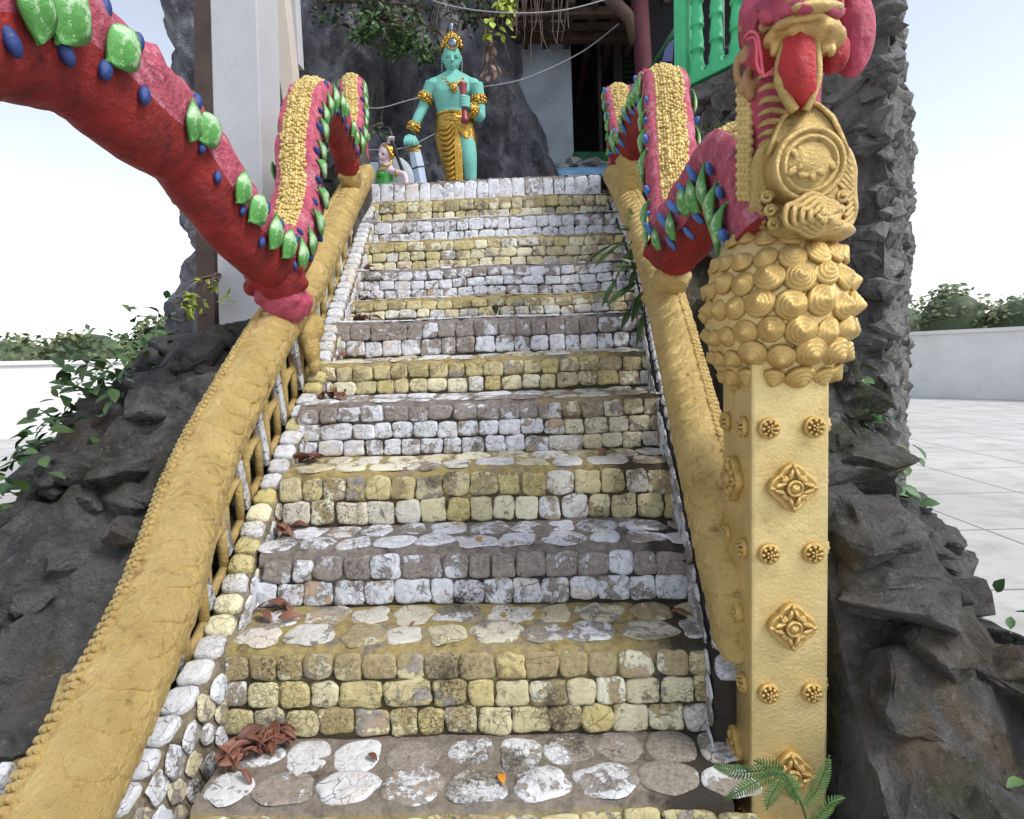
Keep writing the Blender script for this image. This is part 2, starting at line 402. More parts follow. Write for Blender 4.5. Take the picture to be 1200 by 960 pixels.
class MB:
    def __init__(self):
        self.v, self.f, self.mi, self.c = [], [], [], []

    def add(self, vs, fs, mat=0, col=(0.5, 0.5, 0, 0)):
        o = len(self.v)
        self.v += [V(x) for x in vs]
        self.c += [col] * len(vs)
        self.f += [tuple(o + i for i in f) for f in fs]
        self.mi += [mat] * len(fs)

    def loft(self, rings, mat=0, cap=True, closed=True, col=(0.5, 0.5, 0, 0), zone=None):
        n = len(rings[0])
        vs = [p for r in rings for p in r]
        fs, ms = [], []
        for i in range(len(rings) - 1):
            for j in range(n if closed else n - 1):
                k = (j + 1) % n
                fs.append((i * n + j, i * n + k, (i + 1) * n + k, (i + 1) * n + j))
                ms.append(zone(i, j) if zone else mat)
        if cap and closed:
            fs.append(tuple(range(n - 1, -1, -1)))
            fs.append(tuple((len(rings) - 1) * n + j for j in range(n)))
            ms += [ms[0] if zone else mat] * 2
        o = len(self.v)
        self.add(vs, fs, mat, col)
        self.mi[-len(fs):] = ms
        return o

    def tube(self, pts, rad, seg=10, mat=0, col=(0.5, 0.5, 0, 0), flat=1.0):
        pts = [V(p) for p in pts]
        if not hasattr(rad, '__len__'):
            rad = [rad] * len(pts)
        rings, prev = [], None
        for i, p in enumerate(pts):
            t = (pts[min(i + 1, len(pts) - 1)] - pts[max(i - 1, 0)]).normalized()
            if prev is None:
                a = V((0, 0, 1)) if abs(t.z) < 0.9 else V((1, 0, 0))
                prev = (a - t * a.dot(t)).normalized()
            else:
                prev = (prev - t * prev.dot(t)).normalized()
            b = t.cross(prev)
            rings.append([p + (prev * math.cos(k * 2 * PI / seg) + b * math.sin(k * 2 * PI / seg) * flat) * rad[i] for k in range(seg)])
        self.loft(rings, mat, True, True, col)

    def ball(self, c, r, seg=10, rings=6, mat=0, rot=None, col=(0.5, 0.5, 0, 0)):
        if not hasattr(r, '__len__'):
            r = (r, r, r)
        c = V(c)
        vs, fs = [], []
        for i in range(rings + 1):
            ph = PI * i / rings
            if i in (0, rings):
                vs.append(V((0, 0, r[2] * math.cos(ph))))
                continue
            for j in range(seg):
                th = 2 * PI * j / seg
                vs.append(V((r[0] * math.sin(ph) * math.cos(th), r[1] * math.sin(ph) * math.sin(th), r[2] * math.cos(ph))))
        for j in range(seg):
            fs.append((0, 1 + j, 1 + (j + 1) % seg))
            for i in range(rings - 2):
                a = 1 + i * seg
                fs.append((a + j, a + seg + j, a + seg + (j + 1) % seg, a + (j + 1) % seg))
            a = 1 + (rings - 2) * seg
            fs.append((len(vs) - 1, a + (j + 1) % seg, a + j))
        if rot is not None:
            vs = [rot @ v for v in vs]
        self.add([v + c for v in vs], fs, mat, col)

    def box(self, c, s, mat=0, rot=None, col=(0.5, 0.5, 0, 0)):
        c = V(c)
        vs = [V((x * s[0], y * s[1], z * s[2])) / 2 for x in (-1, 1) for y in (-1, 1) for z in (-1, 1)]
        if rot is not None:
            vs = [rot @ v for v in vs]
        self.add([v + c for v in vs], [(0, 1, 3, 2), (4, 6, 7, 5), (0, 4, 5, 1), (2, 3, 7, 6), (0, 2, 6, 4), (1, 5, 7, 3)], mat, col)

    def prism(self, poly, ext, mat=0, col=(0.5, 0.5, 0, 0)):
        """polygon of points pushed along ext"""
        poly = [V(p) for p in poly]
        n = len(poly)
        self.add(poly + [p + V(ext) for p in poly],
                 [tuple(range(n))[::-1], tuple(range(n, 2 * n))] + [(i, (i + 1) % n, n + (i + 1) % n, n + i) for i in range(n)], mat, col)

    def lathe(self, prof, o, ax, seg=16, mat=0, col=(0.5, 0.5, 0, 0)):
        ax = V(ax).normalized()
        a = V((0, 0, 1)) if abs(ax.z) < 0.9 else V((1, 0, 0))
        u = (a - ax * a.dot(ax)).normalized()
        w = ax.cross(u)
        self.loft([[V(o) + ax * h + (u * math.cos(2 * PI * k / seg) + w * math.sin(2 * PI * k / seg)) * max(r, 1e-4) for k in range(seg)] for r, h in prof], mat, True, True, col)

    def stone(self, o, u, v, a, b, h, p=4.0, jit=0.12, seg=16, mat=0, col=(0.5, 0.5, 0, 0), rough=0.12, sink=0.35, tilt=0.0, curve=0.0):
        """a rounded lump of half sizes a, b lying in the plane (u, v), standing h proud"""
        n = u.cross(v).normalized()
        sd = random.uniform(0, 100)
        vs, fs = [], []
        prof = ((0.0, 1.0), (0.45, 1.0), (0.8, 0.95), (0.94, 0.7), (1.0, 0.15), (1.02, -sink))
        for k, (s, hh) in enumerate(prof):
            for j in range(1 if k == 0 else seg):
                th = 2 * PI * j / seg
                c, q = math.cos(th), math.sin(th)
                r = (abs(c) ** p + abs(q) ** p) ** (-1.0 / p)
                r *= 1 + jit * mnoise.noise(V((c * 1.3, q * 1.3, sd)))
                x, y = c * r * s, q * r * s
                z = h * hh
                if hh > 0.3:
                    z += h * rough * 2.2 * fbm(V((x * 2.0, y * 2.0, sd + 7)), 3)
                z += tilt * y * b - curve * (x * a) ** 2
                vs.append(o + u * (x * a) + v * (y * b) + n * z)
        for j in range(seg):
            k = (j + 1) % seg
            fs.append((0, 1 + j, 1 + k))
            for i in range(len(prof) - 2):
                q = 1 + i * seg
                fs.append((q + j, q + seg + j, q + seg + k, q + k))
        self.add(vs, fs, mat, col)

    def leaf(self, o, d, n, L, W, mat=0, col=(0.5, 0.5, 0, 0), bend=0.2, fold=0.15):
        d = d.normalized()
        s = d.cross(n)
        if s.length < 1e-3:
            s = d.orthogonal()
        s.normalize()
        n = s.cross(d)
        vs = []
        for t, w in ((0, 0.06), (0.3, 0.85), (0.6, 0.9), (0.85, 0.45), (1.0, 0.02)):
            c = o + d * (L * t) - n * (bend * L * t * t)
            vs += [c - s * (W * w / 2) + n * (fold * W * w), c, c + s * (W * w / 2) + n * (fold * W * w)]
        fs = []
        for i in range(4):
            a = i * 3
            fs += [(a, a + 1, a + 4, a + 3), (a + 1, a + 2, a + 5, a + 4)]
        self.add(vs, fs, mat, col)

    def warp(self, fn):
        self.v = [fn(p) for p in self.v]

    def mesh(self, name, mats, base=V((0, 0, 0)), smooth=True):
        me = bpy.data.meshes.new(name)
        me.from_pydata([p - base for p in self.v], [], self.f)
        for m in (mats if isinstance(mats, (list, tuple)) else [mats]):
            me.materials.append(M[m] if isinstance(m, str) else m)
        me.polygons.foreach_set('material_index', self.mi)
        me.polygons.foreach_set('use_smooth', [smooth] * len(me.polygons))
        ca = me.color_attributes.new('Col', 'FLOAT_COLOR', 'POINT')
        ca.data.foreach_set('color', [x for c in self.c for x in c])
        me.update()
        return me

    def build(self, name, mats, parent=None, smooth=True, bevel=0.0, auto=None):
        base = V((0, 0, 0))
        q = parent
        while q is not None:
            base = base + V(q.location)
            q = q.parent
        o = bpy.data.objects.new(name, self.mesh(name, mats, base, smooth))
        C.objects.link(o)
        o.parent = parent
        if bevel:
            b = o.modifiers.new('bevel', 'BEVEL')
            b.width = bevel
            b.segments = 2
            b.limit_method = 'ANGLE'
        return o


def sculpt(o, voxel, it=4, fac=0.5):
    r = o.modifiers.new('remesh', 'REMESH')
    r.mode = 'VOXEL'
    r.voxel_size = voxel
    r.use_smooth_shade = True
    s = o.modifiers.new('smooth', 'SMOOTH')
    s.iterations = it
    s.factor = fac
    return o


def tag(o, label, cat=None, group=None, kind=None):
    if label:
        o['label'] = label
    if cat:
        o['category'] = cat
    if group:
        o['group'] = group
    if kind:
        o['kind'] = kind
    return o


def thing(name, loc, label, cat, group=None):
    o = bpy.data.objects.new(name, None)
    o.empty_display_size = 0.1
    C.objects.link(o)
    o.location = loc
    return tag(o, label, cat, group)


def inst(name, me, mat4, parent):
    """a copy of mesh me placed by a world matrix under parent"""
    base = V((0, 0, 0))
    q = parent
    while q is not None:
        base = base + V(q.location)
        q = q.parent
    o = bpy.data.objects.new(name, me)
    C.objects.link(o)
    o.parent = parent
    o.matrix_local = Matrix.Translation(-base) @ mat4
    return o


def frame(o, x, y, z, s=1.0):
    if not hasattr(s, '__len__'):
        s = (s, s, s)
    m = Matrix((x.normalized() * s[0], y.normalized() * s[1], z.normalized() * s[2])).transposed().to_4x4()
    m.translation = o
    return m


def spline(pts, n):
    """Catmull-Rom through pts, n samples per span"""
    pts = [V(p) for p in pts]
    out = []
    for i in range(len(pts) - 1):
        p0 = pts[max(i - 1, 0)]
        p1, p2 = pts[i], pts[i + 1]
        p3 = pts[min(i + 2, len(pts) - 1)]
        for k in range(n):
            t = k / n
            out.append(0.5 * ((2 * p1) + (p2 - p0) * t + (2 * p0 - 5 * p1 + 4 * p2 - p3) * t * t + (3 * p1 - p0 - 3 * p2 + p3) * t ** 3))
    out.append(pts[-1])
    return out


def resample(pts, step):
    out, acc = [pts[0]], 0.0
    for a, b in zip(pts, pts[1:]):
        L = (b - a).length
        while acc + L >= step:
            t = (step - acc) / L
            a = a + (b - a) * t
            out.append(a)
            L = (b - a).length
            acc = 0.0
        acc += L
    return out


def rnd(p=0.0, s=0.0):
    return (random.random(), random.random(), p, s)


# ------------------------------------------------------------------ the setting
def ground():
    b = MB()
    b.add([(-400, -400, 0), (400, -400, 0), (400, 400, 0), (-400, 400, 0)], [(0, 1, 2, 3)])
    tag(b.build('courtyard_ground', 'ground'), 'pale concrete courtyard at the foot of the stairs', kind='structure')


ground()


def surroundings():
    # low pale boundary wall round the courtyard and the wood beyond it
    pts = [V((-16, -3, 0)), V((-15, 11, 0)), V((-9, 19, 0)), V((9, 20, 0)), V((16, 11, 0)), V((17, -3, 0))]
    b = MB()
    for a, c in zip(pts, pts[1:]):
        d = (c - a).normalized()
        n = V((d.y, -d.x, 0)) * 0.1
        b.prism([a - n, c - n, c + n, a + n], (0, 0, 1.75))
        b.prism([a - n * 1.7 + V((0, 0, 1.752)), c - n * 1.7 + V((0, 0, 1.752)), c + n * 1.7 + V((0, 0, 1.752)), a + n * 1.7 + V((0, 0, 1.752))], (0, 0, 0.1))
    tag(b.build('boundary_wall', 'whitewash', None, False), 'low whitewashed wall round the courtyard', 'wall')
    b = MB()
    for k in range(64):
        a = -0.35 + (PI + 0.7) * (k + random.uniform(-0.4, 0.4)) / 64
        r = random.uniform(40, 54)
        hgt = random.uniform(1.2, 2.6)
        c = V((r * math.cos(a), r * math.sin(a), 0.6 + hgt))
        rx = random.uniform(2.0, 3.4)
        b.ball(c, (rx * 0.8, rx * 0.8, hgt * 0.85), 12, 8, 0, None, (0.0, 0.1, 0, 0))
        cl = [V((random.gauss(0, 1), random.gauss(0, 1), random.gauss(0, 1))).normalized() for _ in range(26)]
        for j in range(900):
            d = (random.choice(cl) + V((random.gauss(0, 1), random.gauss(0, 1), random.gauss(0, 1))) * 0.28)
            d = d.normalized() * random.uniform(0.75, 1.12)
            o = c + V((d.x * rx, d.y * rx, d.z * hgt))
            u = V((random.gauss(0, 1), random.gauss(0, 1), random.gauss(0, 0.7))).normalized() * random.uniform(0.12, 0.26)
            v = u.orthogonal().normalized() * random.uniform(0.07, 0.15)
            b.add([o - u, o + v, o + u, o - v], [(0, 1, 2, 3)], 0, rnd())
    tag(b.build('distant_wood', 'leaf_far'), 'band of green trees far beyond the courtyard wall', 'trees', None, 'stuff')


surroundings()

# step data: (nosing y, left x, right x in the photograph, rows of stones, paint 0 white .. 1 yellow, smear)
STEPS = [
    (945, 232, 850, 3, 0.9, 0.02),      # A: grey tread, yellow riser below it
    (757, 268, 832, 3, 1.0, 0.02),
    (642, 310, 800, 2, 0.0, 0.05),
    (548, 336, 778, 2, 1.0, 0.0),
    (467, 356, 772, 3, 0.0, 0.02),
    (418, 376, 764, 2, 1.0, 0.0),
    (371, 392, 757, 2, 0.0, 0.07),
    (345, 404, 750, 2, 1.0, 0.0),
    (310, 413, 746, 3, 0.0, 0.01),
    (277, 422, 738, 3, 0.9, -0.04),
    (252, 429, 728, 2, 0.0, -0.06),
    (230, 433, 716, 2, 0.85, 0.0),
    (208, 434, 702, 1, 0.0, -0.1),
]
SY, SZ, SXL, SXR = [], [], [], []
for i, s in enumerate(STEPS):
    y = 1.5 * (1 + 0.2124 * i)
    SY.append(y)
    SZ.append(P(600, s[0], y).z)
    SXL.append(P(s[1], s[0], y).x)
    SXR.append(P(s[2], s[0], y).x)
SY.append(SY[-1] + 0.9)
SZ.append(SZ[-1])
TOPZ = SZ[12]


def nose_z(y):
    i = (y / 1.5 - 1) / 0.2124
    if i <= 0:
        return SZ[0] + i * (SZ[1] - SZ[0])
    k = min(int(i), 11)
    return SZ[k] + (SZ[k + 1] - SZ[k]) * (i - k)


def stairs():
    root = thing('stone_staircase', (-0.2, 1.2, 0), 'steep cobbled stone staircase painted in alternating white and yellow steps', 'stairs')
    BAT = 0.045
    for i in range(-1, 13):
        if i < 0:
            y0, zt, zb, xl, xr, rows, paintv, sm = 1.18, SZ[0] - 0.2, 0.0, SXL[0], SXR[0], 2, 0.0, 0.02
        else:
            y0, zt, xl, xr = SY[i], SZ[i], SXL[i], SXR[i]
            rows, paintv, sm = STEPS[i][3:6]
            zb = SZ[i - 1] if i else SZ[0] - 0.2
        y1 = SY[i + 1] - BAT
        rise = 0.022 if i < 12 else 0.0
        zbb = zb + (0.022 if i > 0 else 0)
        tp = paintv if i != 0 else 0.15
        b = MB()
        # mortar body: riser, rounded nosing, tread
        nx = 70
        prof = [(y0 - BAT, zbb - 0.06), (y0 - BAT, zbb), (y0 - BAT * 0.6, zbb + (zt - zbb) * 0.35), (y0 - BAT * 0.3, zbb + (zt - zbb) * 0.7), (y0 - 0.006, zt - 0.025),
                (y0 + 0.004, zt - 0.008), (y0 + 0.022, zt - 0.001), (y0 + (y1 - y0) * 0.35, zt + rise * 0.3), (y0 + (y1 - y0) * 0.7, zt + rise * 0.7), (y1 + 0.02, zt + rise), (y1 + 0.06, zt + rise)]
        o = len(b.v)
        ex = 0.025
        for k, (yy, zz) in enumerate(prof):
            for j in range(nx + 1):
                x = xl - ex + (xr - xl + 2 * ex) * j / nx
                w = 0.007 * fbm(V((x * 9, yy * 9 + k * 0.3, zz * 9 + i)), 3)
                pv = paintv if k < 5 else tp
                if i == 4 and x < 0.02 and k < 5:
                    pv = 0.1
                if i == 4 and x >= 0.02:
                    pv = 0.6
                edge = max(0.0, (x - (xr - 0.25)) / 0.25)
                st = 0.6 * edge ** 1.5 + (0.12 if k in (0, 1) else 0.0) + (0.13 if k < 4 else -0.05) + (0.1 if i in (3, 11) and x > 0.1 and k < 6 else 0)  # riser mortar blackened: joint mould plus groove shade painted into the colour
                b.v.append(V((x, yy - w, zz + w * 0.7)))
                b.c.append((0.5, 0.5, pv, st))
        for k in range(len(prof) - 1):
            for j in range(nx):
                q = o + k * (nx + 1) + j
                b.f.append((q, q + 1, q + nx + 2, q + nx + 1))
                b.mi.append(0)
        # riser stones
        hgt = zt - zbb
        vdir = V((0, BAT, hgt)).normalized()
        udir = V((1, 0, 0))
        usable = hgt - 0.018
        rh = usable / rows
        for r in range(rows):
            x = xl - 0.02 + random.uniform(-0.03, 0.01)
            while x < xr + 0.01:
                w = random.uniform(0.082, 0.118) if i < 8 else random.uniform(0.085, 0.125)
                if random.random() < 0.06:
                    w *= 1.35
                cx = x + w / 2
                cz = 0.004 + rh * (r + 0.5) + random.uniform(-0.004, 0.004)
                pv = paintv
                if i == 4:
                    pv = min(1, max(0, (cx - 0.02) * 5)) * random.uniform(0.2, 0.8)
                if paintv > 0.5:
                    pv = random.uniform(0.75, 1.0)
                    if random.random() < (0.45 if r == 0 and i in (3, 7) else 0.08):
                        pv = random.uniform(0.2, 0.5)
                top = r == rows - 1 and rows > 1
                s_ = sm + (0.045 if top else -0.06) + (0.045 if i in (2, 4, 6) and top else 0) + random.gauss(0, 0.03)
                if paintv > 0.5 and i in (1,):
                    s_ += 0.05
                o_ = V((cx, y0 - BAT, zbb)) + vdir * cz
                b.stone(o_ + V((0, -0.002, 0)), udir, vdir, w / 2 - random.uniform(0.0, 0.004), rh / 2 - random.uniform(0.0, 0.0035),
                        random.uniform(0.005, 0.011), random.uniform(3.8, 9), 0.2, 24, 1, rnd(pv, s_), 0.25)
                x += w
        # tread stones: flat slabs set in mortar
        dep = y1 - y0
        tv = V((0, dep, rise)).normalized()
        trows = 2 if i < 9 else 3
        for r in range(trows):
            x = xl + random.uniform(-0.06, 0.02)
            while x < xr:
                w = random.uniform(0.13, 0.19) if i < 6 else random.uniform(0.09, 0.14)
                d = dep / trows
                cy = 0.018 + (dep - 0.03) / trows * (r + 0.5) + random.uniform(-0.01, 0.01)
                pv = tp
                if i == 4:
                    pv = 0.4 if x > 0.05 else 0.05
                if tp > 0.5:
                    pv = random.uniform(0.1, 0.85)
                o_ = V((x + w / 2, y0, zt)) + tv * cy
                b.stone(o_, udir, tv, w / 2 - random.uniform(0.003, 0.01), d / 2 - random.uniform(0.003, 0.012), random.uniform(0.002, 0.0085),
                        random.uniform(2.0, 2.7) if i < 3 else random.uniform(2.1, 3.4), 0.25 if i < 1 else 0.4, 24, 1, rnd(pv, random.choice((-0.06, -0.02, 0.02, 0.07, 0.14)) if i == 0 else random.choice((-0.1, -0.04, 0.02, 0.08))), 0.25)
                x += w
        # worn, slightly wavy line of the whole step
        def wav(p, i=i):
            return V((p.x, p.y + 0.016 * mnoise.noise(V((p.x * 1.4, i * 3.1, 0))), p.z + 0.011 * mnoise.noise(V((p.x * 2.1, i * 1.7, 5)))))
        b.warp(wav)
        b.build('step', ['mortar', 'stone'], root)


stairs()


def landing():
    b = MB()
    b.box((-0.35, SY[12] + 0.75 + 2.0, TOPZ - 0.31), (3.3, 4.6, 0.58))
    tag(b.build('upper_landing', 'soil'), 'dark earth landing above the top step', kind='structure')


landing()


def hill_h(x, y):
    """height of the rocky ground on both sides of the stairs"""
    base = nose_z(min(max(y, 0.9), 5.3))
    cx = -0.25
    if x < cx:
        d = (-1.2) - x
        side = min(base + 0.28, 1.56) if y < 3.85 else min(base + 0.28, 1.56) + (base + 0.3 - 1.56) * min(1, (y - 3.85) / 0.5)
        f = max(0.0, 1 - max(0, d - 0.55) / 1.0) if d > 0 else 1
    else:
        d = x - 0.85
        side = base + 0.22
        f = max(0.0, 1 - max(0, d - 0.3) / 0.9) if d > 0 else 1
    if -1.25 < x < 0.82 and y < 5.4:
        return -0.3
    if y > 5.1 and -1.75 < x < 1.15:
        return TOPZ - 0.55
    f = f * f * (3 - 2 * f)
    fy = min(1, max(0, (y - 0.9) / 1.0))
    return (min(side, TOPZ) * fy) * f - 0.15 * (1 - f)


def hillside():
    b = MB()
    nx, ny = 220, 190
    x0, x1, y0, y1 = -5.0, 5.0, 0.6, 9.0
    for j in range(ny + 1):
        for i in range(nx + 1):
            x, y = x0 + (x1 - x0) * i / nx, y0 + (y1 - y0) * j / ny
            h = hill_h(x, y)
            n = 0.0
            if h > -0.1:
                n = 0.2 * fbm(V((x * 1.6, y * 1.6, 3)), 5) + 0.16 * abs(fbm(V((x * 3.5, y * 3.5, h * 2 + 9)), 4)) + 0.05 * fbm(V((x * 11, y * 11, h * 9)), 3)
            b.v.append(V((x, y, h + n)))
            b.c.append((0.5, 0.5, 0, 0))
    for j in range(ny):
        for i in range(nx):
            q = j * (nx + 1) + i
            b.f.append((q, q + 1, q + nx + 2, q + nx + 1))
            b.mi.append(0)
    for k in range(520):
        sx = random.choice((-1, 1))
        x = random.uniform(-3.2, -1.3) if sx < 0 else random.uniform(0.95, 2.3)
        y = random.uniform(1.3, 5.0)
        h = hill_h(x, y)
        if h < 0.05:
            continue
        r = random.uniform(0.05, 0.17)
        vs, fs = rock_hull((r * random.uniform(0.9, 1.6), r * random.uniform(0.9, 1.5), r * random.uniform(0.5, 0.9)), 14, 2)
        rz = Matrix.Rotation(random.uniform(0, 6), 3, 'Z') @ Matrix.Rotation(random.uniform(-0.5, 0.5), 3, 'X')
        c = V((x, y, h + 0.2 * fbm(V((x * 1.6, y * 1.6, 3)), 5) + 0.05))
        b.add([c + rz @ p for p in vs], fs)
    tag(b.build('hillside', 'rock', None, False), 'dark rocky slope on both sides of the stairs', kind='structure')


hillside()


def cliff():
    b = MB()
    nx, nz = 190, 200
    z0, z1 = -0.1, 7.2
    for j in range(nz + 1):
        z = z0 + (z1 - z0) * j / nz
        # right outline: leans back to the left as it rises
        pr = P(682, 190, 6.6)
        pt = P(612, 60, 6.6)
        t = (z - pr.z) / (pt.z - pr.z)
        xr = pr.x + (pt.x - pr.x) * min(max(t, -0.5), 1.0) + 0.1 * fbm(V((z * 1.7, 0, 2)), 4)
        xl = -4.6 + 0.5 * fbm(V((z * 0.8, 4, 0)), 4) + max(0, z - 4.8) * 0.35
        for i in range(nx + 1):
            s = i / nx
            x = xl + (xr - xl) * s
            y = 6.75 + 0.12 * (z - 3) * -0.4
            q = V((x, z * 0.7, 0))
            y -= 0.34 * fbm(q * 1.1 + V((0, 0, 4)), 5)
            y += 0.30 * abs(fbm(V((x * 2.2, z * 0.9, 7)), 4))
            y += 0.07 * fbm(V((x * 7, z * 5, 1)), 4)
            # hollow behind the small statue
            hp = P(447, 112, 6.7)
            dd = math.hypot((x - hp.x) / 0.3, (z - hp.z) / 0.38)
            y += 0.75 * math.exp(-dd * dd)
            er = (xr - x)
            if er < 0.5:
                y += (1 - er / 0.5) ** 3 * 1.1
            el = x - xl
            if el < 0.8:
                y += (1 - el / 0.8) ** 2 * 2.0
            b.v.append(V((x, y, z)))
            b.c.append((0.5, 0.5, 0, 0))
    for j in range(nz):
        for i in range(nx):
            q = j * (nx + 1) + i
            b.f.append((q, q + 1, q + nx + 2, q + nx + 1))
            b.mi.append(0)
    # back of the rock so that it has body
    o = len(b.v)
    for z in (z0, z1):
        for x in (-4.2, 0.2):
            b.v.append(V((x, 8.6, z)))
            b.c.append((0.5, 0.5, 0, 0))
    tl, tr = nz * (nx + 1), nz * (nx + 1) + nx
    b.f += [(0, tl, o + 2, o), (nx, o + 1, o + 3, tr), (o, o + 2, o + 3, o + 1)]
    b.f.append(tuple([tl + i for i in range(nx + 1)] + [o + 3, o + 2]))
    b.mi += [0] * 4
    tag(b.build('rock_cliff', 'cliff'), 'dark limestone cliff behind the turquoise statue', kind='structure')


cliff()


def ground_cover():
    b = MB()
    for k in range(230):
        sx = random.choice((-1, 1))
        x = random.uniform(-3.3, -1.75) if sx < 0 else random.uniform(1.15, 2.4)
        y = random.uniform(1.2, 4.6)
        if mnoise.noise(V((x * 1.3, y * 1.3, 5))) < -0.05:
            continue
        for j in range(34):
            xx, yy = x + random.gauss(0, 0.1), y + random.gauss(0, 0.1)
            h = hill_h(xx, yy)
            if h < 0.0:
                continue
            z = h + 0.2 * fbm(V((xx * 1.6, yy * 1.6, 3)), 5) + 0.16 * abs(fbm(V((xx * 3.5, yy * 3.5, h * 2 + 9)), 4)) + random.uniform(0.06, 0.24)
            b.leaf(V((xx, yy, z)), V((random.gauss(0, 1), random.gauss(-0.3, 1), random.gauss(0.2, 0.6))), V((random.gauss(0, 0.4), random.gauss(-0.3, 0.4), 1)), random.uniform(0.04, 0.09), random.uniform(0.025, 0.05), 0, rnd(), 0.3)
    tag(b.build('ground_cover', 'leaf_bush'), 'low green creeping plants growing over the rock slopes', 'plants', None, 'stuff')


ground_cover()

# ------------------------------------------------------------------ side kerbs of the stairs
KL = [(125, 960, 1.45), (241, 772, 1.80), (257, 740, 1.9), (282, 665, 2.13), (299, 614, 2.32), (322, 560, 2.53), (350, 492, 2.82), (372, 442, 3.07), (384, 396, 3.35), (396, 358, 3.65), (413, 310, 4.12), (428, 262, 4.7), (436, 236, 5.15)]
KR = [(858, 800, 1.72), (846, 720, 1.87), (836, 665, 1.98), (823, 610, 2.15), (810, 555, 2.35), (797, 505, 2.55), (784, 458, 2.8), (774, 412, 3.05), (760, 342, 3.6), (743, 287, 4.2), (724, 243, 4.85), (716, 225, 5.2)]
KLp = spline([P(*k) for k in KL], 6)
KRp = spline([P(*k) for k in KR], 6)


def kerb(path, side, label):
    root = thing('stair_kerb', (path[0].x, path[0].y, 0), label, 'kerb')
    b = MB()
    w = 0.05
    rings = []
    for p in path:
        n = 0.006 * fbm(p * 8, 3)
        ins = -side
        rings.append([p + V((ins * (w + 0.02), 0, -0.75)), p + V((ins * (w + 0.005) + n, 0, -0.02)), p + V((ins * w * 0.8, 0, n)), p + V((-ins * w * 0.8, 0, n)), p + V((-ins * w, 0, -0.02)), p + V((-ins * (w + 0.02), 0, -0.9))])
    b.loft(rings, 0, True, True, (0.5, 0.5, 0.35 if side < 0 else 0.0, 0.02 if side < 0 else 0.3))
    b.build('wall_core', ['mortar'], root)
    t = MB()
    q = resample(path, 0.088)
    for a, c in zip(q, q[1:]):
        d = (c - a).normalized()
        u = V((1, 0, 0))
        pv = (1.0 if random.random() < 0.35 and a.y < 3.2 else random.uniform(0, 0.2)) if side < 0 else 0.0
        t.stone((a + c) / 2 + V((0, 0, 0.002)), u, d, 0.045, 0.041 + random.uniform(-0.003, 0.002), 0.02, random.uniform(3.5, 6), 0.15, 20, 0, (random.uniform(0.6, 1), random.random(), pv, -0.12) if side < 0 else (random.uniform(0.1, 0.6), random.random(), 0, -0.02), 0.12)
    t.build('coping_stones', ['stone'], root)
    # rough stones on the inner face
    t = MB()
    for a, c in zip(resample(path, 0.075), resample(path, 0.075)[1:]):
        d = (c - a).normalized()
        for k in range(5):
            drop = 0.055 + 0.085 * k + random.uniform(-0.012, 0.012)
            v = d if side < 0 else -d
            uu = V((0, 0, 1)) if side > 0 else V((0, 0, 1))
            # n must point to the inside of the stairs
            n = V((-side, 0, 0))
            uu = (V((0, 0, 1)) - d * d.z).normalized()
            vv = n.cross(uu)
            o = (a + c) / 2 + V((-side * (w + 0.012), 0, -drop))
            pv = random.choice((0, 0.1, 0.7)) if side < 0 else 0.0
            t.stone(o, uu, vv, random.uniform(0.032, 0.046), random.uniform(0.03, 0.044), random.uniform(0.003, 0.008), random.uniform(2.2, 3.4), 0.35, 12, 0,
                    (random.uniform(0.0, 0.7), random.random(), pv, 0.02), 0.2)
    t.build('face_stones', ['stone'], root)


kerb(KLp, -1, 'low sloping kerb of white square stones left of the steps, under the openwork')
kerb(KRp, 1, 'low sloping kerb of blackened rough stones right of the steps')

# ------------------------------------------------------------------ serpent balustrades
RLp = spline([V((-1.0, 0.95, 0.48)), V((-1.03, 1.5, 0.83)), P(233, 560, 1.98), P(284, 456, 2.35), P(320, 390, 2.72), P(356, 336, 3.1), P(383, 286, 3.55), P(404, 243, 4.1), P(421, 212, 4.7), P(427, 203, 5.15)], 10)
RRp = spline([P(874, 742, 1.755), P(863, 690, 1.78), P(848, 630, 1.87), P(828, 545, 2.05), P(808, 462, 2.35), P(791, 392, 2.65), P(776, 338, 3.0), P(758, 285, 3.5), P(740, 242, 4.1), P(724, 212, 4.7), P(719, 206, 5.1)], 10)


